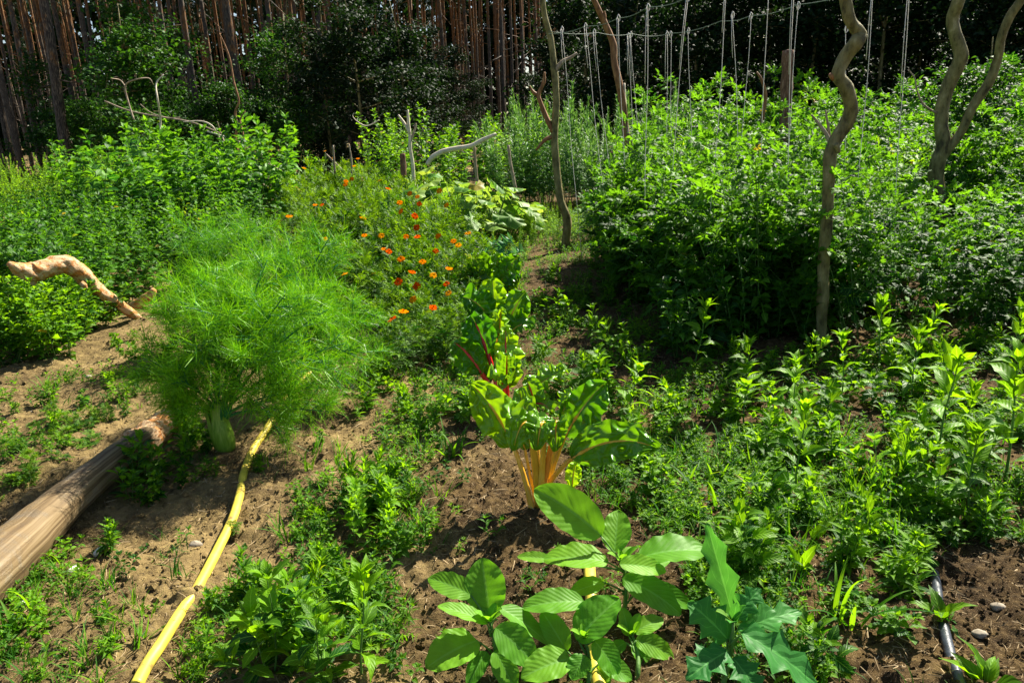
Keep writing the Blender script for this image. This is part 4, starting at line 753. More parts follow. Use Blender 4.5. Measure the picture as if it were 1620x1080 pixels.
# ---- fennel
def fennel(label, basepx, bulb_r, bulb_h, stalks, nthread, seed, reach=.55):
    g = np.random.default_rng(seed); B = at_ground(*basepx); root = empty('fennel_plant', tuple(B)); tag(root, label, 'fennel')
    A = Acc()
    for k in range(6):
        a0 = k*2.1+seed; th = np.linspace(-1.25, 1.25, 13)+a0; t = np.linspace(0, 1, 16)
        rr = bulb_r*np.interp(t, [0, .08, .25, .45, .7, 1], [.6, .88, 1, .93, .74, .58])*(.86+.07*k/2); z = -.01+t*bulb_h*(.85+.06*k)
        sh = np.cos((th-a0)*.9); R = rr[:, None]*(1+.06*sh[None]); V = np.stack([np.cos(th)[None]*R+.02*t[:, None]**1.5*cos(a0)-.025*t[:, None], np.sin(th)[None]*R*.85, np.broadcast_to(z[:, None], R.shape)*(1-.0*sh)], -1)
        UV = np.stack(np.broadcast_arrays((th[None]-a0)*.2+.5, t[:, None]), -1); A.grid(V, UV, .5)
    A.build('bulb', M['bulb'], root)
    base_pts, dirs, wts = [], [], []
    S = Acc(); tips = []
    for (px, py, dy, r0) in stalks:
        px = basepx[0]+(px-basepx[0])*.9+g.normal(0, 14); py = basepx[1]+(py-basepx[1])*.9+g.normal(0, 16); tip = at_y(px, py, B[1]+dy)-B; q = np.array([g.normal(0, bulb_r*.3), g.normal(0, bulb_r*.3), bulb_h*.75]); L = np.linalg.norm(tip-q)
        if tip[2] < .2: q = np.array([np.sign(tip[0])*bulb_r*.6, 0, bulb_h*.45])
        md = (q+tip)/2+[0, 0, .1*L]-(tip-q)*[.12, .12, 0]; t = np.linspace(0, 1, 16)[:, None]; C = (1-t)**2*q+2*t*(1-t)*md+t*t*tip; S.tube(C, np.interp(np.linspace(0, 1, 16), [0, .15, 1], [r0*1.5, r0, r0*.3]), 7, .5)
        nb = 11
        for j in range(nb):
            f = .34+.64*j/(nb-1); i = int(f*15); p = C[i]; d = C[min(i+1, 15)]-C[i-1]; d /= np.linalg.norm(d); a = g.uniform(0, 6.28)
            sd = frames([d])[0]; dd = d*.6+(sd[:, 0]*cos(a)+sd[:, 2]*sin(a))*.95; bl = L*g.uniform(.24, .42)*(1.25-.7*f)
            lp = limb_path(p, dd, bl, 6, g, .1, .02); S.tube(lp, np.linspace(.0026, .0010, 7), 4, .5, cap=False)
            for m in range(1, 7):
                for _ in range(3):
                    d2 = lp[m]-lp[m-1]; d2 /= np.linalg.norm(d2); d3 = d2*.7+g.normal(0, .62, 3); l3 = limb_path(lp[m], d3, bl*g.uniform(.25, .5), 4, g, .15); S.tube(l3, np.linspace(.0013, .0006, 5), 3, .5, cap=False)
                    base_pts += list(l3[1:]); dirs += list(np.diff(l3, axis=0)/(np.linalg.norm(np.diff(l3, axis=0), axis=1, keepdims=True)))
            base_pts += list(lp[1:]); dirs += list(np.diff(lp, axis=0)/np.linalg.norm(np.diff(lp, axis=0), axis=1, keepdims=True))
    S.build('stalks', M['fstem'], root)
    base_pts, dirs = np.array(base_pts), np.array(dirs); idx = g.integers(0, len(base_pts), nthread)
    P0 = base_pts[idx]+g.normal(0, .008, (nthread, 3)); D0 = dirs[idx]*.7+g.normal(0, .55, (nthread, 3))+[0, 0, .08]; D0 /= np.linalg.norm(D0, axis=1, keepdims=True)
    tp = Tpl([[-.5, 0, 0], [.5, 0, 0], [-.4, .5, .06], [.4, .5, .06], [-.15, 1, 0], [.15, 1, 0]], [[0, 1, 3, 2], [2, 3, 5, 4]], [[.4, 0], [.6, 0], [.4, .5], [.6, .5], [.4, 1], [.6, 1]])
    R = frames(D0, roll=g.uniform(0, 6.28, nthread)); ln = g.uniform(.04, .11, nthread); R = R*np.stack([np.full(nthread, .0025), ln, ln*g.uniform(-1, 1, nthread)], -1)[:, None, :]
    P0[:, 2] = np.maximum(P0[:, 2], .02); T = Acc(); T.add(tp, R, P0, np.clip(g.normal(.45, .22, nthread), 0, .93)); tag(T.build('feathery_foliage', M['fennel'], root), kind='stuff')
fennel('large feathery green fennel with a fat pale bulb beside the yellow hose, nearest fennel', (358, 712), .053, .23, [
    (392, 430, .10, .009), (345, 405, .25, .008), (300, 420, .25, .007), (255, 470, .12, .008), (225, 545, -.05, .008), (440, 385, .15, .008), (480, 440, -.05, .008), (520, 480, .0, .008),
    (560, 560, -.02, .007), (545, 640, -.10, .007), (420, 520, -.25, .008), (300, 560, -.25, .007), (262, 600, .0, .006), (500, 590, -.1, .007), (350, 480, -.15, .007), (455, 460, .25, .007)], 23000, 1)
fennel('feathery green fennel just behind the nearest one, its bulb half hidden by foliage', (440, 632), .045, .18, [
    (455, 375, .2, .008), (510, 370, .1, .008), (560, 400, .1, .008), (600, 450, .0, .008), (590, 520, -.1, .007), (400, 385, .2, .008), (420, 440, -.1, .007), (500, 460, -.2, .008), (540, 560, -.15, .006), (475, 420, .0, .007)], 14000, 2)
fennel('feathery fennel farthest back, a thin plume left of the fennel clump', (335, 560), .035, .14, [
    (275, 380, .1, .007), (262, 400, -.1, .006), (330, 400, .1, .007), (365, 360, .2, .007), (410, 345, .1, .007), (300, 450, -.1, .006)], 9000, 3)

# ================================================================== GARDEN PLANTS
def inpoly(px, py, poly):
    px, py = np.asarray(px), np.asarray(py); c = np.zeros(px.shape, bool); n = len(poly)
    for i in range(n):
        x1, y1 = poly[i]; x2, y2 = poly[(i+1) % n]
        cond = ((y1 > py) != (y2 > py)) & (px < (x2-x1)*(py-y1)/((y2-y1)+1e-12)+x1); c ^= cond
    return c
def scatter(n, poly, g, dmin=0.0, maxy=18):
    P = np.array([at_ground(px, max(py, 262+(810-px)*.04)) for px, py in poly]); lo, hi = P.min(0), P.max(0); hi[1] = min(hi[1], maxy); out = []
    for _ in range(n*60):
        x, y = g.uniform(lo[0], hi[0]), g.uniform(lo[1], hi[1]); u, v, _w = project([x, y, GH(x, y)])
        if inpoly(u, v, poly)[0] and (dmin == 0 or all((x-a)**2+(y-b)**2 > dmin**2 for a, b in out)):
            out.append((x, y))
            if len(out) >= n: break
    return out
AVOID = [(HO, 24), (HO2, 13), ([(-100, 975), (20, 880), (80, 820), (135, 770), (190, 726), (250, 680)], 46), ([(1525, 1095), (1497, 1010), (1484, 945)], 12)]
def clear_mask(u, v):
    ok = np.ones(u.shape, bool)
    for pl, r in AVOID:
        for (a, b), (c, d) in zip(pl[:-1], pl[1:]):
            L2 = (c-a)**2+(d-b)**2; t = np.clip(((u-a)*(c-a)+(v-b)*(d-b))/L2, 0, 1); ok &= (u-a-t*(c-a))**2+(v-b-t*(d-b))**2 > r*r
    return ok
def proto_herb(name, sm, lm, mat, **kw):
    S, L = herb(**kw); return Proto(name, [(sm, S.mesh(sm, M['stem'])), (lm, L.mesh(lm, M[mat]))])
BLOCK = [(888, yA), (1490, yD), (1300, yC)]
def scat_plants(protos, spots, label, cat, group, s=(.85, 1.15), g=None, tilt=.08):
    for i, (x, y) in enumerate(spots):
        if any(yp-1.7 < y < yp+.12 and abs(project([x, y, GH(x, y)+.3])[0][0]-bx) < 48 and y > 4.2 for bx, yp in BLOCK): continue
        protos[int(g.integers(len(protos)))].place((x, y, GH(x, y)-.01), g.uniform(0, 6.28), g.uniform(*s), label, cat, group, (g.normal(0, tilt), g.normal(0, tilt)), g.uniform(*s)*g.uniform(.9, 1.15))
g = np.random.default_rng(21)
# left bed
TALL = [proto_herb('tall_herb', 'stems', 'leaves', 'tall', stems=4, h=1.4, spread=.18, leaf=.23, tpls=T_sun, seed=100+i, gap=.10, r=.006, base_r=.09, taper=.45, bottom=.2) for i in range(3)]
MID = [proto_herb('bushy_herb', 'stems', 'leaves', 'weed_dark', stems=9, h=.85, spread=.35, leaf=.115, tpls=T_ov, seed=110+i, gap=.065, r=.004, base_r=.14, branch=2, taper=.3, bottom=.1) for i in range(3)]
FRONT = [proto_herb('bushy_herb', 'stems', 'leaves', 'weed', stems=10, h=.5, spread=.55, leaf=.095, tpls=T_ovH, seed=120+i, gap=.055, r=.003, base_r=.1, branch=2, taper=.3, bottom=.05) for i in range(2)]
YEL = [proto_herb('goosefoot_weed', 'stems', 'leaves', 'weed_yellow', stems=8, h=1.05, spread=.3, leaf=.06, tpls=T_tiny, seed=130+i, gap=.035, per=3, r=.004, base_r=.12, branch=4, taper=.5, bottom=.25) for i in range(2)]
scat_plants(TALL, scatter(34, [(130, 405), (470, 385), (470, 345), (120, 345)], g, .35), 'tall dark green leafy herb with large pointed leaves in the dense bed at the left', 'herb', 'tall leafy herbs at the left', (.92, 1.2), g)
scat_plants(TALL, scatter(8, [(430, 350), (490, 345), (480, 330), (300, 325), (300, 345)], g, .4), 'tall leafy herb just before the reddish dead sticks', 'herb', 'herbs before the dead sticks', (.75, .95), g)
scat_plants(MID, scatter(62, [(-120, 500), (205, 505), (330, 462), (450, 425), (470, 380), (-120, 380)], g, .3), 'bushy herb with small oval leaves in the bed behind the bent orange branch', 'herb', 'bushy herbs behind the bent branch', (.75, 1.05), g)
scat_plants(FRONT, scatter(22, [(-120, 590), (120, 575), (185, 525), (150, 500), (-120, 510)], g, .18), 'low bushy herb with light oval leaves under the bent orange branch', 'herb', 'low herbs under the bent branch', (.8, 1.05), g)
scat_plants(YEL, scatter(34, [(-120, 400), (200, 395), (220, 315), (-120, 330)], g, .35), 'yellowish fine-leaved weed at the far left before the pines', 'weed', 'yellowish weeds at the far left', (.85, 1.15), g)
# marigolds
def petal_mesh(col, seed, n=9):
    gg = np.random.default_rng(seed); A = Acc(); tp = leaf_tpl(.62, 3, 1, lambda t: np.clip(t*1.6+.25, 0, 1)*np.clip((1.12-t)*3, 0, 1)**.5, -.15, .5)
    for i in range(n):
        a = i*2*pi/n; D = [cos(a), sin(a), gg.uniform(.0, .25)]; A.add(tp, frames([D])*.042*gg.uniform(.9, 1.1), [[cos(a)*.006, sin(a)*.006, 0]], .5)
    for i in range(7):
        a = i*2.4; D = [cos(a)*.6, sin(a)*.6, .8]; A.add(tp, frames([D])*.018, [[0, 0, .003]], .5)
    return A.mesh('flower', M[col])
FL = [petal_mesh('petal_o', 1), petal_mesh('petal_r', 2), petal_mesh('petal_y', 3)]
T_mar = [compound(7, .3, leaf_tpl(.32, 2, 1, lance, .2, .5), seed=i+30, curl=c) for i, c in enumerate((.3, 1.0))]
MAR = []
for i in range(3):
    S, L = herb(stems=6, h=.36, spread=.6, leaf=.12, tpls=T_mar, seed=140+i, gap=.05, per=2, r=.0022, base_r=.06, branch=3, taper=.25, bottom=.05, up=.8); MAR.append((S.mesh('stems', M['stem']), L.mesh('leaves', M['marigold'])))
flowers = [(547, 285, 0), (560, 262, 2), (481, 264, 0), (514, 238, 2), (527, 249, 2), (566, 250, 0), (556, 282, 0), (546, 291, 0), (600, 284, 0), (614, 297, 1), (648, 305, 0), (660, 310, 0), (632, 319, 0), (634, 333, 0), (656, 340, 1), (663, 321, 1),
    (498, 322, 0), (509, 322, 1), (457, 340, 0), (574, 343, 1), (514, 376, 2), (576, 370, 0), (607, 392, 0), (615, 396, 1), (659, 358, 1), (642, 372, 0), (660, 372, 1), (693, 372, 0), (717, 379, 0), (725, 387, 2), (689, 395, 1), (634, 408, 0), (668, 412, 0), (706, 323, 2), (695, 300, 2), (740, 367, 2),
    (630, 445, 1), (659, 450, 1), (710, 423, 0), (685, 433, 2), (706, 447, 1), (709, 462, 2), (653, 470, 2), (685, 484, 1), (638, 490, 0), (620, 502, 1), (545, 430, 2), (652, 430, 1), (603, 370, 2)]
posn = ('nearest the soil path', 'in the middle of the flower patch', 'toward the far end of the flower patch')
used_lab = {}
def place_marigold(x, y, k, hz, flw, label, group):
    root = empty('marigold_plant', (x, y, GH(x, y)-.01), 0, 1); tag(root, label, 'marigold', group)
    for n, m in zip(('stems', 'leaves'), MAR[k]):
        c = bpy.data.objects.new(n, m); COL.objects.link(c); c.parent = root; c.rotation_euler = (0, 0, g.uniform(0, 6.28)); s = max(.75, hz/.40); c.scale = (s**.5*1.1, s**.5*1.1, s)
    for ci, dx, dy, dz in flw:
        c = bpy.data.objects.new('flower', FL[ci]); COL.objects.link(c); c.parent = root; c.location = (dx, dy, dz); c.rotation_euler = (RAD(g.uniform(5, 60)), RAD(g.uniform(-25, 25)), g.uniform(-.5, .5)); s = g.uniform(.5, .72); c.scale = (s, s, s)
        S = Acc(); S.tube([[dx*.4, dy*.4, dz*.4], [dx*.9, dy*.9, dz*.75], [dx, dy, dz-.003]], [.002, .0018, .0022], 5, .5); S.build('flower_stalk', M['stem'], root)
for i, (px, py, ci) in enumerate(flowers):
    H = float(np.interp(py, [250, 300, 350, 420, 480], [1.02, .86, .68, .48, .38])); p = at_z(px, py, H)
    for _ in range(3): p = at_z(px, py, H+GH(p[0], p[1]))
    if p[1] > 13: p = at_y(px, py, 13)
    dz = p[2]-GH(p[0], p[1]); side = 'left' if px < 560 else ('middle' if px < 650 else 'right'); colr = ('orange', 'red-orange', 'yellow-orange')[ci]
    zone = 'near the bare soil' if py > 400 else ('halfway back' if py > 330 else 'at the far end')
    lab = f'marigold with one {colr} flower, {side} part of the patch, {zone}'
    dx, dy = g.normal(0, .05), g.normal(0, .05)
    place_marigold(p[0]-dx, p[1]-dy, i % 3, dz, [(ci, dx, dy, dz)], lab, 'marigolds: '+colr+', '+side+', '+zone)
for x, y in scatter(44, [(425, 400), (520, 480), (600, 520), (650, 520), (720, 490), (735, 400), (700, 345), (450, 330)], g, .2):
    place_marigold(x, y, int(g.integers(3)), float(np.interp(y, [5.5, 7, 9, 12], [.30, .42, .62, .85]))*g.uniform(.8, 1.1), [], 'marigold plant without an open flower in the flower patch', 'marigold plants without flowers')
# squash
def palm(t_seed=0):
    n = 33; th = np.linspace(-2.75, 2.75, n); gg = np.random.default_rng(t_seed); R = .5*(1+.22*np.cos(th*2.2)+.08*np.cos(th*9))*(1-.12*np.abs(th)/2.75); rr = np.array([0.02, .35, .7, 1.0])
    X = np.sin(th)[None]*R[None]*rr[:, None]; Y = .35+np.cos(th)[None]*R[None]*rr[:, None]; Z = .10*rr[:, None]**2*np.cos(th*2.2)[None]-.12*rr[:, None]**2+.03*np.sin(th*6)[None]*rr[:, None]
    V = np.stack([X, Y, Z], -1); idx = np.arange(4*n).reshape(4, n); F = np.stack([idx[:-1, :-1], idx[:-1, 1:], idx[1:, 1:], idx[1:, :-1]], -1).reshape(-1, 4)
    UV = np.stack(np.broadcast_arrays(rr[:, None]*.5, th[None]/pi+.5), -1); return Tpl(V.reshape(-1, 3), F, UV.reshape(-1, 2))
T_palm = [palm(0), palm(1)]
def squash_parts(seed, n=30, R=.6, H=.9):
    gg = np.random.default_rng(seed); S, L = Acc(), Acc()
    for i in range(n):
        a = gg.uniform(0, 6.28); rad = R*math.sqrt(gg.random()); h = H*(1-.55*rad/R)*gg.uniform(.55, 1.1); tip = np.array([cos(a)*rad, sin(a)*rad, h]); b = tip*[.4, .4, 0]
        S.tube([b, (b+tip)/2+[0, 0, .05], tip], [.006, .005, .004], 5, .5); D = np.array([cos(a)+gg.normal(0, .4), sin(a)+gg.normal(0, .4)-.3, -.5+gg.normal(0, .25)])
        L.add(T_palm[i % 2], frames([D], roll=np.array([gg.normal(0, .3)]))*gg.uniform(.19, .32), [tip], gg.uniform(0, .93) if gg.random() > .06 else 1.0)
    return [('stalks', S.mesh('stalks', M['stem'])), ('leaves', L.mesh('leaves', M['squash']))]
SQ = [Proto('squash_plant', squash_parts(150+i)) for i in range(2)]
for i, (px, py, s, lab) in enumerate(((672, 385, 1.0, 'squash plant with broad pale leaves under the left end of the bleached branch'), (708, 392, .95, 'squash plant with pale lobed leaves in front of the thin upright stake'), (738, 384, 1.05, 'squash plant with broad leaves directly below the bleached branch'),
        (765, 392, .9, 'squash plant with yellowing leaves left of the brown stake'), (792, 378, .8, 'squash plant at the right end of its bed by the brown stake'), (700, 362, 1.0, 'squash plant farthest back beneath the bleached branch'), (650, 375, .8, 'squash plant at the left end of its bed beside the flowers'))):
    p = at_ground(px, py); SQ[i % 2].place(tuple(p), U(0, 6), s*1.15, lab, 'squash')
# tall herbs in the middle and narrow-leaved herbs
MIDT = [proto_herb('tall_herb', 'stems', 'leaves', 'weed', stems=5, h=1.35, spread=.2, leaf=.14, tpls=T_sun, seed=160+i, gap=.07, r=.006, base_r=.14, taper=.4, bottom=.2) for i in range(2)]
NAR = [proto_herb('narrow_leaved_herb', 'stems', 'leaves', 'narrow', stems=7, h=1.4, spread=.22, leaf=.15, tpls=T_nar, seed=170+i, gap=.03, per=3, r=.004, base_r=.15, taper=.4, bottom=.2, up=.9) for i in range(2)]
LOW = [proto_herb('leafy_weed', 'stems', 'leaves', 'weed_yellow', stems=8, h=.5, spread=.45, leaf=.06, tpls=T_la, seed=180+i, gap=.03, per=3, r=.003, base_r=.12, branch=2, taper=.4, bottom=.05) for i in range(2)]
scat_plants(MIDT, scatter(20, [(600, 335), (850, 340), (860, 315), (600, 315)], g, .5), 'tall leafy herb behind the bleached branch in the middle of the garden', 'herb', 'tall herbs behind the bleached branch', (1.0, 1.3), g)
scat_plants(NAR, scatter(26, [(800, 345), (1060, 345), (1060, 315), (800, 312)], g, .4), 'willowy herb with narrow pale leaves behind the two thin crooked poles', 'herb', 'narrow-leaved herbs behind the crooked poles', (1.0, 1.35), g)
scat_plants(NAR, scatter(7, [(560, 340), (640, 338), (640, 318), (560, 318)], g, .4), 'small narrow-leaved herb left of the pale forked stick', 'herb', 'narrow herbs left of the forked stick', (.5, .7), g)
scat_plants(LOW, scatter(55, [(720, 420), (900, 420), (980, 380), (1000, 340), (760, 335)], g, .28), 'low yellow-green weed on the path between the squash and the thin crooked pole', 'weed', 'yellow-green weeds on the far path', (.45, .95), g)
scat_plants(LOW, scatter(14, [(440, 400), (480, 440), (700, 345), (560, 300), (440, 320)], g, .4), 'low yellow-green weed growing among the marigolds', 'weed', 'weeds among the marigolds', (.5, .85), g)
# tomatoes
TOM = [proto_herb('tomato_plant', 'stems', 'leaves', 'tomato', stems=4, h=1.12, spread=.34, leaf=.29, tpls=T_tom, seed=190+i, gap=.085, alternate=True, r=.006, base_r=.13, branch=3, taper=.35, bottom=.06, up=.35, droop=.5) for i in range(4)]
scat_plants(TOM, scatter(40, [(950, 450), (1010, 510), (1100, 530), (1290, 545), (1290, 445), (1130, 420), (975, 395)], g, .3), 'bushy tomato plant in the front row between the thin crooked pole and the zigzag pole', 'tomato plant', 'front row tomatoes left of the zigzag pole', (.78, 1.2), g, .14)
scat_plants(TOM, scatter(34, [(1310, 545), (1620, 530), (1700, 520), (1700, 430), (1300, 430)], g, .32), 'bushy tomato plant in the front row between the zigzag pole and the right edge', 'tomato plant', 'front row tomatoes right of the zigzag pole', (.6, .92), g, .14)
scat_plants(TOM, scatter(60, [(1010, 385), (1140, 410), (1720, 420), (1720, 330), (1000, 330)], g, .42), 'tomato plant in the rows farther back under the hanging strings', 'tomato plant', 'tomato plants under the strings', (.85, 1.25), g, .12)
scat_plants(TOM, scatter(36, [(1050, 335), (1750, 325), (1750, 282), (1060, 300)], g, .6), 'distant tomato plant before the dark wood', 'tomato plant', 'tomato plants before the wood', (1.3, 1.75), g)
PEP = [proto_herb('broad_leaved_herb', 'stems', 'leaves', 'weed_dark', stems=4, h=.85, spread=.35, leaf=.20, tpls=T_sun, seed=200+i, gap=.09, r=.005, base_r=.08, taper=.3, bottom=.1) for i in range(2)]
scat_plants(PEP, scatter(14, [(1040, 500), (1290, 530), (1290, 480), (1050, 455)], g, .3), 'herb with large drooping dark leaves at the shaded foot of the tomatoes', 'herb', 'dark herbs at the foot of the tomatoes', (.7, 1.0), g)
scat_plants(PEP, scatter(16, [(1060, 570), (1290, 565), (1290, 525), (1080, 515)], g, .22), 'low broad-leaved herb at the sunny lower edge of the tomatoes, left of the zigzag pole', 'herb', 'low herbs at the edge of the tomatoes', (.42, .7), g)
scat_plants(MIDT, scatter(22, [(1010, 440), (1160, 480), (1640, 480), (1700, 360), (1040, 340)], g, .6), 'large-leaved herb poking up between the tomato plants', 'herb', 'large-leaved herbs between tomatoes', (.62, .95), g)
scat_plants(YEL, scatter(14, [(1010, 430), (1160, 470), (1640, 470), (1700, 340), (1040, 320)], g, .6), 'fine-leaved yellowish weed between the tomato plants', 'weed', 'yellowish weeds between tomatoes', (.9, 1.3), g)
PLM = [proto_herb('round_leaved_bush', 'stems', 'leaves', 'oak', stems=9, h=1.3, spread=.4, leaf=.09, tpls=T_ov, seed=205, gap=.05, r=.007, base_r=.15, branch=3, taper=.2, bottom=.1)]
scat_plants(PLM, scatter(9, [(1530, 400), (1720, 430), (1720, 350), (1530, 345)], g, .5), 'dark green bush behind the forked pole at the right edge', 'bush', 'dark bushes at the right edge', (.85, 1.05), g)

# ---- individual weeds near the camera
WO = [proto_herb('oval_leaved_weed', 'stem', 'leaves', 'weed', stems=3, h=.16, spread=.5, leaf=.068, tpls=T_ovH, seed=210+i, gap=.042, r=.002, base_r=.01, branch=1, taper=.3, bottom=.1) for i in range(3)]
WG = [proto_herb('goosefoot_weed', 'stem', 'leaves', 'weed', stems=2, h=.24, spread=.3, leaf=.105, tpls=T_goo, seed=220+i, gap=.045, r=.0028, base_r=.01, branch=2, taper=.3, bottom=.12, up=.6) for i in range(3)]
WS = [proto_herb('sunflower_seedling', 'stem', 'leaves', 'weed', stems=1, h=.36, spread=.2, leaf=.15, tpls=T_laH, seed=230+i, gap=.055, r=.0045, taper=.25, bottom=.2, up=.7, tintb=(.35, .93)) for i in range(3)]
WL = [proto_herb('spear_leaved_weed', 'stem', 'leaves', 'weed', stems=4, h=.22, spread=.5, leaf=.10, tpls=T_la, seed=240+i, gap=.034, per=3, r=.002, base_r=.015, taper=.4, bottom=.08, up=.7) for i in range(3)]
WR = [Proto('rosette_weed', [('weed', rosette(10, .13, T_laH, 250+i).mesh('rosette', M['weed']))]) for i in range(2)]
GR = [Proto('grass_tuft', [('grass', grass_tuft(16, .22, .0055, 260+i).mesh('grass_tuft', M['grass']))]) for i in range(3)]
GW = [Proto('broad_grass_tuft', [('grass', grass_tuft(9, .30, .010, 270+i, lean=1.2).mesh('broad_grass_tuft', M['grass']))]) for i in range(2)]
WF = [proto_herb('feathery_weed', 'stem', 'leaves', 'marigold', stems=5, h=.10, spread=.8, leaf=.06, tpls=T_umb, seed=280+i, gap=.02, r=.0015, base_r=.01, taper=.2, bottom=.05) for i in range(2)]
def one(P, px, py, s, label, cat='weed', rz=None):
    p = at_ground(px, py); P.place(tuple(p), U(0, 6.28) if rz is None else rz, s, label, cat)
def many(Ps, n, poly, label, group, s=(.8, 1.2), dmin=.07, cat='weed', tilt=.22):
    sp = [q for q in scatter(n*2, poly, g, dmin)]; sp = [q for q in sp if clear_mask(*[np.array(t) for t in project([q[0], q[1], GH(*q)])[:2]])[0]][:n]; scat_plants(Ps, sp, label, cat, group, s, g, tilt)
one(WS[0], 572, 1075, .9, 'tall spear-leaved weed at the bottom, left of the big-leaved plants'); one(WG[0], 430, 1065, 1.25, 'large toothed-leaf weed at the bottom right of the yellow hose'); one(WG[1], 480, 1050, 1.1, 'toothed-leaf weed between the largest one and the tall spear-leaved weed')
one(WG[2], 425, 1035, .8, 'smaller toothed-leaf weed closest to the yellow hose at the bottom'); one(WG[0], 520, 1085, 1.0, 'toothed-leaf weed cut by the bottom edge below the tall spear-leaved weed'); one(GW[0], 60, 985, .8, 'broad-bladed grass tuft below the log near the white marker', 'grass'); one(GW[1], 30, 1000, .7, 'grassy tuft at the left edge below the log', 'grass')
one(GW[0], 1340, 985, 1.0, 'arching silvery grass tuft left of the black pipe', 'grass'); one(GW[1], 1215, 800, .85, 'broad grass tuft right of the nearest chard, in the dark soil gap', 'grass'); one(GW[1], 715, 725, .7, 'grass tuft left of the yellow-stalked chard', 'grass'); one(GW[0], 700, 790, .5, 'small bent grass left below the yellow-stalked chard', 'grass')
one(WS[1], 1480, 735, 1.35, 'tall broad-leaved seedling at the right, its upper leaves glowing in the sun'); one(WS[2], 1590, 760, 1.5, 'tallest broad-leaved seedling close to the right edge'); one(WS[0], 1530, 830, 1.1, 'broad-leaved seedling below the tallest one at the right'); one(WS[1], 1440, 640, 1.05, 'broad-leaved seedling right of the zigzag pole foot'); one(WS[2], 1250, 680, 1.0, 'broad-leaved seedling with a silvery leaf left of the zigzag pole foot')
one(WS[0], 1330, 640, 1.0, 'broad-leaved seedling just below the foot of the zigzag pole'); one(WR[0], 1490, 985, .9, 'small round-leaved weed beside the black pipe'); one(WR[1], 1560, 1085, 1.2, 'blue-green weed in the lower right corner'); one(WO[0], 965, 640, 1.1, 'round-leaved weed right of the red-stalked chard'); one(WG[1], 950, 628, 1.2, 'blue-green kale-like weed on the dark soil behind the nearest chard')
one(WO[1], 1045, 790, 1.15, 'bright three-leaved weed right of the yellow-stalked chard'); one(WF[0], 368, 843, .45, 'little palmate weed hugging the yellow hose midway'); one(WL[0], 408, 748, .45, 'narrow-leaved weed leaning over the yellow hose'); one(WO[2], 508, 700, .5, 'tiny blue-green seedling alone on the bare soil right of the fennel')
one(WG[1], 215, 760, .9, 'bright toothed-leaf weed growing against the log near its end'); one(WG[2], 285, 720, .9, 'toothed-leaf weed between the log end and the fennel bulb'); one(WO[0], 240, 800, .9, 'low round-leaved weed right of the log'); one(WL[1], 165, 875, .6, 'thin-leaved weed by the topmost white scrap'); one(GW[0], 100, 905, .5, 'single grass blade clump just right of the log', 'grass')
many(WG+WO, 10, [(180, 800), (250, 690), (330, 690), (330, 740), (250, 800)], 'small bright weed between the log and the fennel bulb', 'weeds between log and fennel bulb', (.5, .9))
many(WL+WG, 13, [(470, 880), (480, 780), (600, 760), (700, 780), (690, 860), (600, 900)], 'lively green weed in the patch left below the yellow-stalked chard', 'weeds left of the chard', (.6, .95))
many(WL+WO+WG, 26, [(600, 700), (560, 660), (620, 560), (720, 520), (740, 600), (760, 680)], 'small weed in the row strip left of the red-stalked chard', 'weeds left of the red chard', (.5, .9))
many(WL, 12, [(340, 1080), (350, 950), (470, 900), (640, 960), (640, 1080)], 'spear-leaved small weed among the toothed weeds at the bottom', 'small spear-leaved weeds at the bottom', (.5, .9))
many(GR, 14, [(0, 1080), (0, 900), (160, 900), (250, 1000), (200, 1080)], 'thin grass tuft at the lower left below the log', 'grass tufts at the lower left', (.4, .7), cat='grass')
many(WF, 16, [(0, 780), (0, 680), (150, 640), (200, 690), (100, 760)], 'flat feathery weed on the bare soil above the log', 'feathery weeds above the log', (.6, 1.1))
many(WO+WL, 16, [(-40, 800), (0, 640), (230, 590), (240, 660), (80, 780)], 'small weed on the bare soil between the log and the left herbs', 'weeds above the log', (.4, .8))
many(WF+WO, 8, [(330, 560), (180, 520), (200, 600), (300, 640)], 'short weed on the soil left of the fennel clump', 'weeds left of the fennel', (.6, 1.0))
many(GR+WL, 14, [(100, 1080), (200, 960), (330, 960), (340, 1080)], 'small grassy weed beside the lowest stretch of the yellow hose', 'weeds beside the low end of the hose', (.35, .6))
many(WS+WG+WL+WO+WG+WR, 46, [(1080, 590), (1400, 555), (1640, 555), (1640, 640), (1300, 690), (1080, 680)], 'broad-leaved young weed in the sunny strip before the tomatoes', 'broad weeds before the tomatoes', (.6, 1.25), .13)
many(WS+WG+WL, 26, [(1400, 700), (1660, 640), (1660, 880), (1480, 860)], 'broad-leaved young weed at the right edge below the tallest seedling', 'broad weeds at the right edge', (.55, .9), .13)
many(WL+WO+WG+WS+WR, 28, [(920, 720), (1000, 640), (1300, 690), (1480, 730), (1480, 850), (1250, 830), (1060, 790)], 'mixed green weed in the wide patch right of the chards', 'weeds right of the chards', (.65, 1.35), .12)
many(WL+WR+WG+WO, 19, [(1100, 850), (1300, 830), (1500, 850), (1470, 950), (1350, 1080), (1200, 960)], 'green weed in the lower right patch left of the black pipe', 'weeds left of the black pipe', (.6, 1.3), .1)
many(GR+GW, 46, [(1000, 720), (1300, 680), (1480, 760), (1400, 920), (1150, 880)], 'grass tuft among the weeds right of the chards', 'grass among the weeds at the right', (.6, 1.0), .14, cat='grass')
many(WG+WO+WL, 34, [(850, 640), (850, 410), (960, 420), (1080, 560), (1080, 620), (960, 650)], 'weed in the shade at the dark foot of the tomatoes', 'shaded weeds before the tomatoes', (.6, 1.2), .12)
many(GR, 12, [(420, 1000), (460, 700), (700, 640), (760, 780), (620, 900)], 'thin grass tuft on the soil between hose and chard', 'grass tufts between hose and chard', (.4, .8), cat='grass')

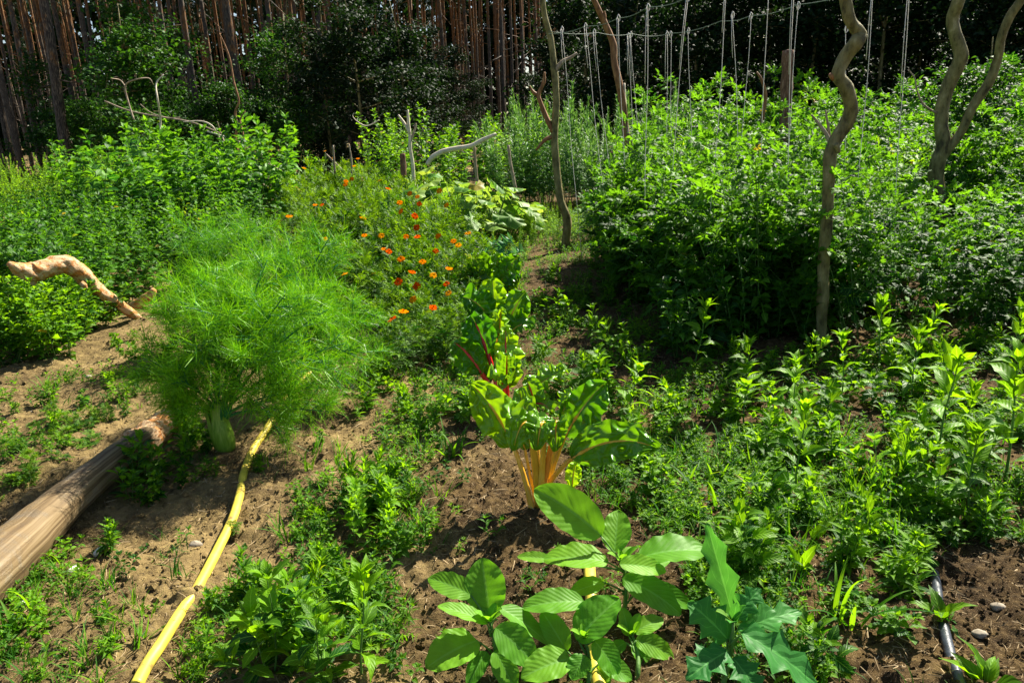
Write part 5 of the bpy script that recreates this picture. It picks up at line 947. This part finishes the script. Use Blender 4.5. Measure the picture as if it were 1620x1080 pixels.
# ================================================================== GROUND COVER AND LITTER (uncountable)
COVER = [([(860, 640), (900, 560), (1090, 560), (1640, 540), (1640, 880), (1480, 880), (1440, 960), (1300, 1080), (1120, 1080), (1080, 860), (930, 790)], 1.0),
    ([(560, 700), (600, 560), (700, 480), (880, 460), (900, 640), (880, 700), (760, 700), (640, 760)], .55), ([(470, 900), (460, 780), (620, 740), (700, 800), (690, 880)], .7),
    ([(330, 1080), (350, 930), (620, 920), (640, 1080)], .6), ([(700, 470), (720, 400), (900, 390), (1000, 460), (1080, 560), (880, 560)], .9), ([(400, 460), (560, 540), (720, 480), (720, 330), (430, 330)], .8), ([(-60, 640), (240, 560), (340, 520), (300, 640), (200, 660), (0, 800), (-60, 800)], .22),
    ([(-60, 900), (0, 1080), (220, 1080), (260, 960), (130, 870)], .22), ([(180, 820), (240, 670), (360, 680), (340, 760)], .5), ([(700, 420), (900, 430), (1060, 330), (700, 330)], .9), ([(380, 640), (440, 560), (600, 520), (600, 640), (440, 720)], .3)]
def dens(u, v):
    d = np.full(u.shape, .05)
    for poly, w in COVER: d = np.where(inpoly(u, v, poly), np.maximum(d, w), d)
    return d*clear_mask(u, v)
def ground_pts(n, gg, ymax=12.5, power=1.6, masked=True, xf=.8):
    y = (1.2**(1/power)+(ymax**(1/power)-1.2**(1/power))*gg.random(n))**power; x = gg.uniform(-1, 1, n)*(y*xf+.4); h = base_h(x, y); u, v, w = project(np.stack([x, y, h], -1))
    keep = np.ones(n, bool)
    if masked:
        pn = vnoise(x*3.1, y*3.1, 2)+.4*vnoise(x*8, y*8, 5)
        keep = gg.random(n) < dens(u, v)*np.clip(.6+1.5*pn, .03, 1.3)
    return x[keep], y[keep], ground_h(x[keep], y[keep])
def cover(name, tpls_protos, n, mat, label, cat, seed, s=(.5, 1.0)):
    gg = np.random.default_rng(seed); A = Acc(); x, y, z = ground_pts(n, gg)
    for i in range(len(tpls_protos)):
        tp = tpls_protos[i]; m = gg.integers(0, len(tpls_protos), len(x)) == i; k = m.sum(); a = gg.uniform(0, 6.28, k); c, s_ = np.cos(a), np.sin(a); sc = gg.uniform(*s, k)
        R = np.zeros((k, 3, 3)); R[:, 0, 0] = c*sc; R[:, 0, 1] = -s_*sc; R[:, 1, 0] = s_*sc; R[:, 1, 1] = c*sc; R[:, 2, 2] = sc
        A.add(tp, R, np.stack([x[m], y[m], z[m]], -1), gg.uniform(.05, .93, k))
    tag(A.build(name, M[mat]), label, cat, kind='stuff')
def acc_tpl(A): return Tpl(np.concatenate(A.V), np.concatenate(A.F), np.concatenate(A.UV))
def mini(seed, **kw):
    S, L = herb(seed=seed, **kw); B = Acc(); B.V = S.V+L.V; B.F = S.F+[f+S.n for f in L.F]; B.UV = S.UV+L.UV; return acc_tpl(B)
cover('ground_weeds', [mini(300+i, stems=2, h=.09, spread=.7, leaf=.035, tpls=T_ov, gap=.025, r=.001, base_r=.01, taper=.2, bottom=.1) for i in range(4)], 10500, 'weed', 'carpet of low oval-leaved weeds over the soil', 'ground cover', 31)
cover('ground_weeds', [mini(310+i, stems=2, h=.10, spread=.7, leaf=.06, tpls=T_la, gap=.03, r=.001, base_r=.01, taper=.3, bottom=.1) for i in range(3)], 10500, 'weed_yellow', 'carpet of low narrow-leaved yellowish weeds over the soil', 'ground cover', 32)
cover('ground_grass', [acc_tpl(grass_tuft(6, .11, .003, 320+i)) for i in range(4)], 13000, 'grass', 'thin short grass sprouting through the soil', 'grass', 33, (.5, 1.2))
cover('ground_chickweed', [mini(330+i, stems=4, h=.05, spread=1.2, leaf=.018, tpls=T_tiny, gap=.012, r=.0008, base_r=.02, taper=.2, bottom=.1) for i in range(3)], 6000, 'weed', 'mat of tiny-leaved chickweed over the soil', 'ground cover', 34)
gg = np.random.default_rng(41); x, y, z = ground_pts(36000, gg, 11, 1.9, False); A = Acc()
tp = Tpl([[-.5, -.5, 0], [.5, -.4, 0], [.35, .5, .1], [-.4, .4, .05], [-.2, -.1, .5], [.25, -.15, .45], [.2, .2, .5], [-.2, .25, .42]], [[0, 1, 5, 4], [1, 2, 6, 5], [2, 3, 7, 6], [3, 0, 4, 7], [4, 5, 6, 7]], [[.5, .5]]*8)
k = len(x); R = frames(gg.normal(0, 1, (k, 3))*[1, 1, .3])*(gg.uniform(.004, .012, k)*(1+1.6*gg.random(k)**6))[:, None, None]; A.add(tp, R, np.stack([x, y, z+.001], -1), .5); tag(A.build('soil_crumbs', M['soil'], smooth=False), 'loose crumbs and clods lying on the soil', 'soil crumbs', kind='stuff')
x, y, z = ground_pts(30000, gg, 11, 1.9, False); k = len(x); D = gg.normal(0, 1, (k, 3))*[1, 1, .22]; R = frames(D, roll=gg.uniform(0, 6, k))*np.stack([gg.uniform(.0012, .003, k), gg.uniform(.015, .06, k), gg.uniform(.01, .03, k)], -1)[:, None, :]
tp = Tpl([[-.5, -.5, 0], [.5, -.5, 0], [-.5, 0, .25], [.5, 0, .25], [-.3, .5, 0], [.3, .5, 0]], [[0, 1, 3, 2], [2, 3, 5, 4]], [[.5, .5]]*6)
A = Acc(); A.add(tp, R, np.stack([x, y, z+.004], -1), .5); tag(A.build('straw_litter', M['straw']), 'dry straw and root bits scattered on the soil', 'litter', kind='stuff')
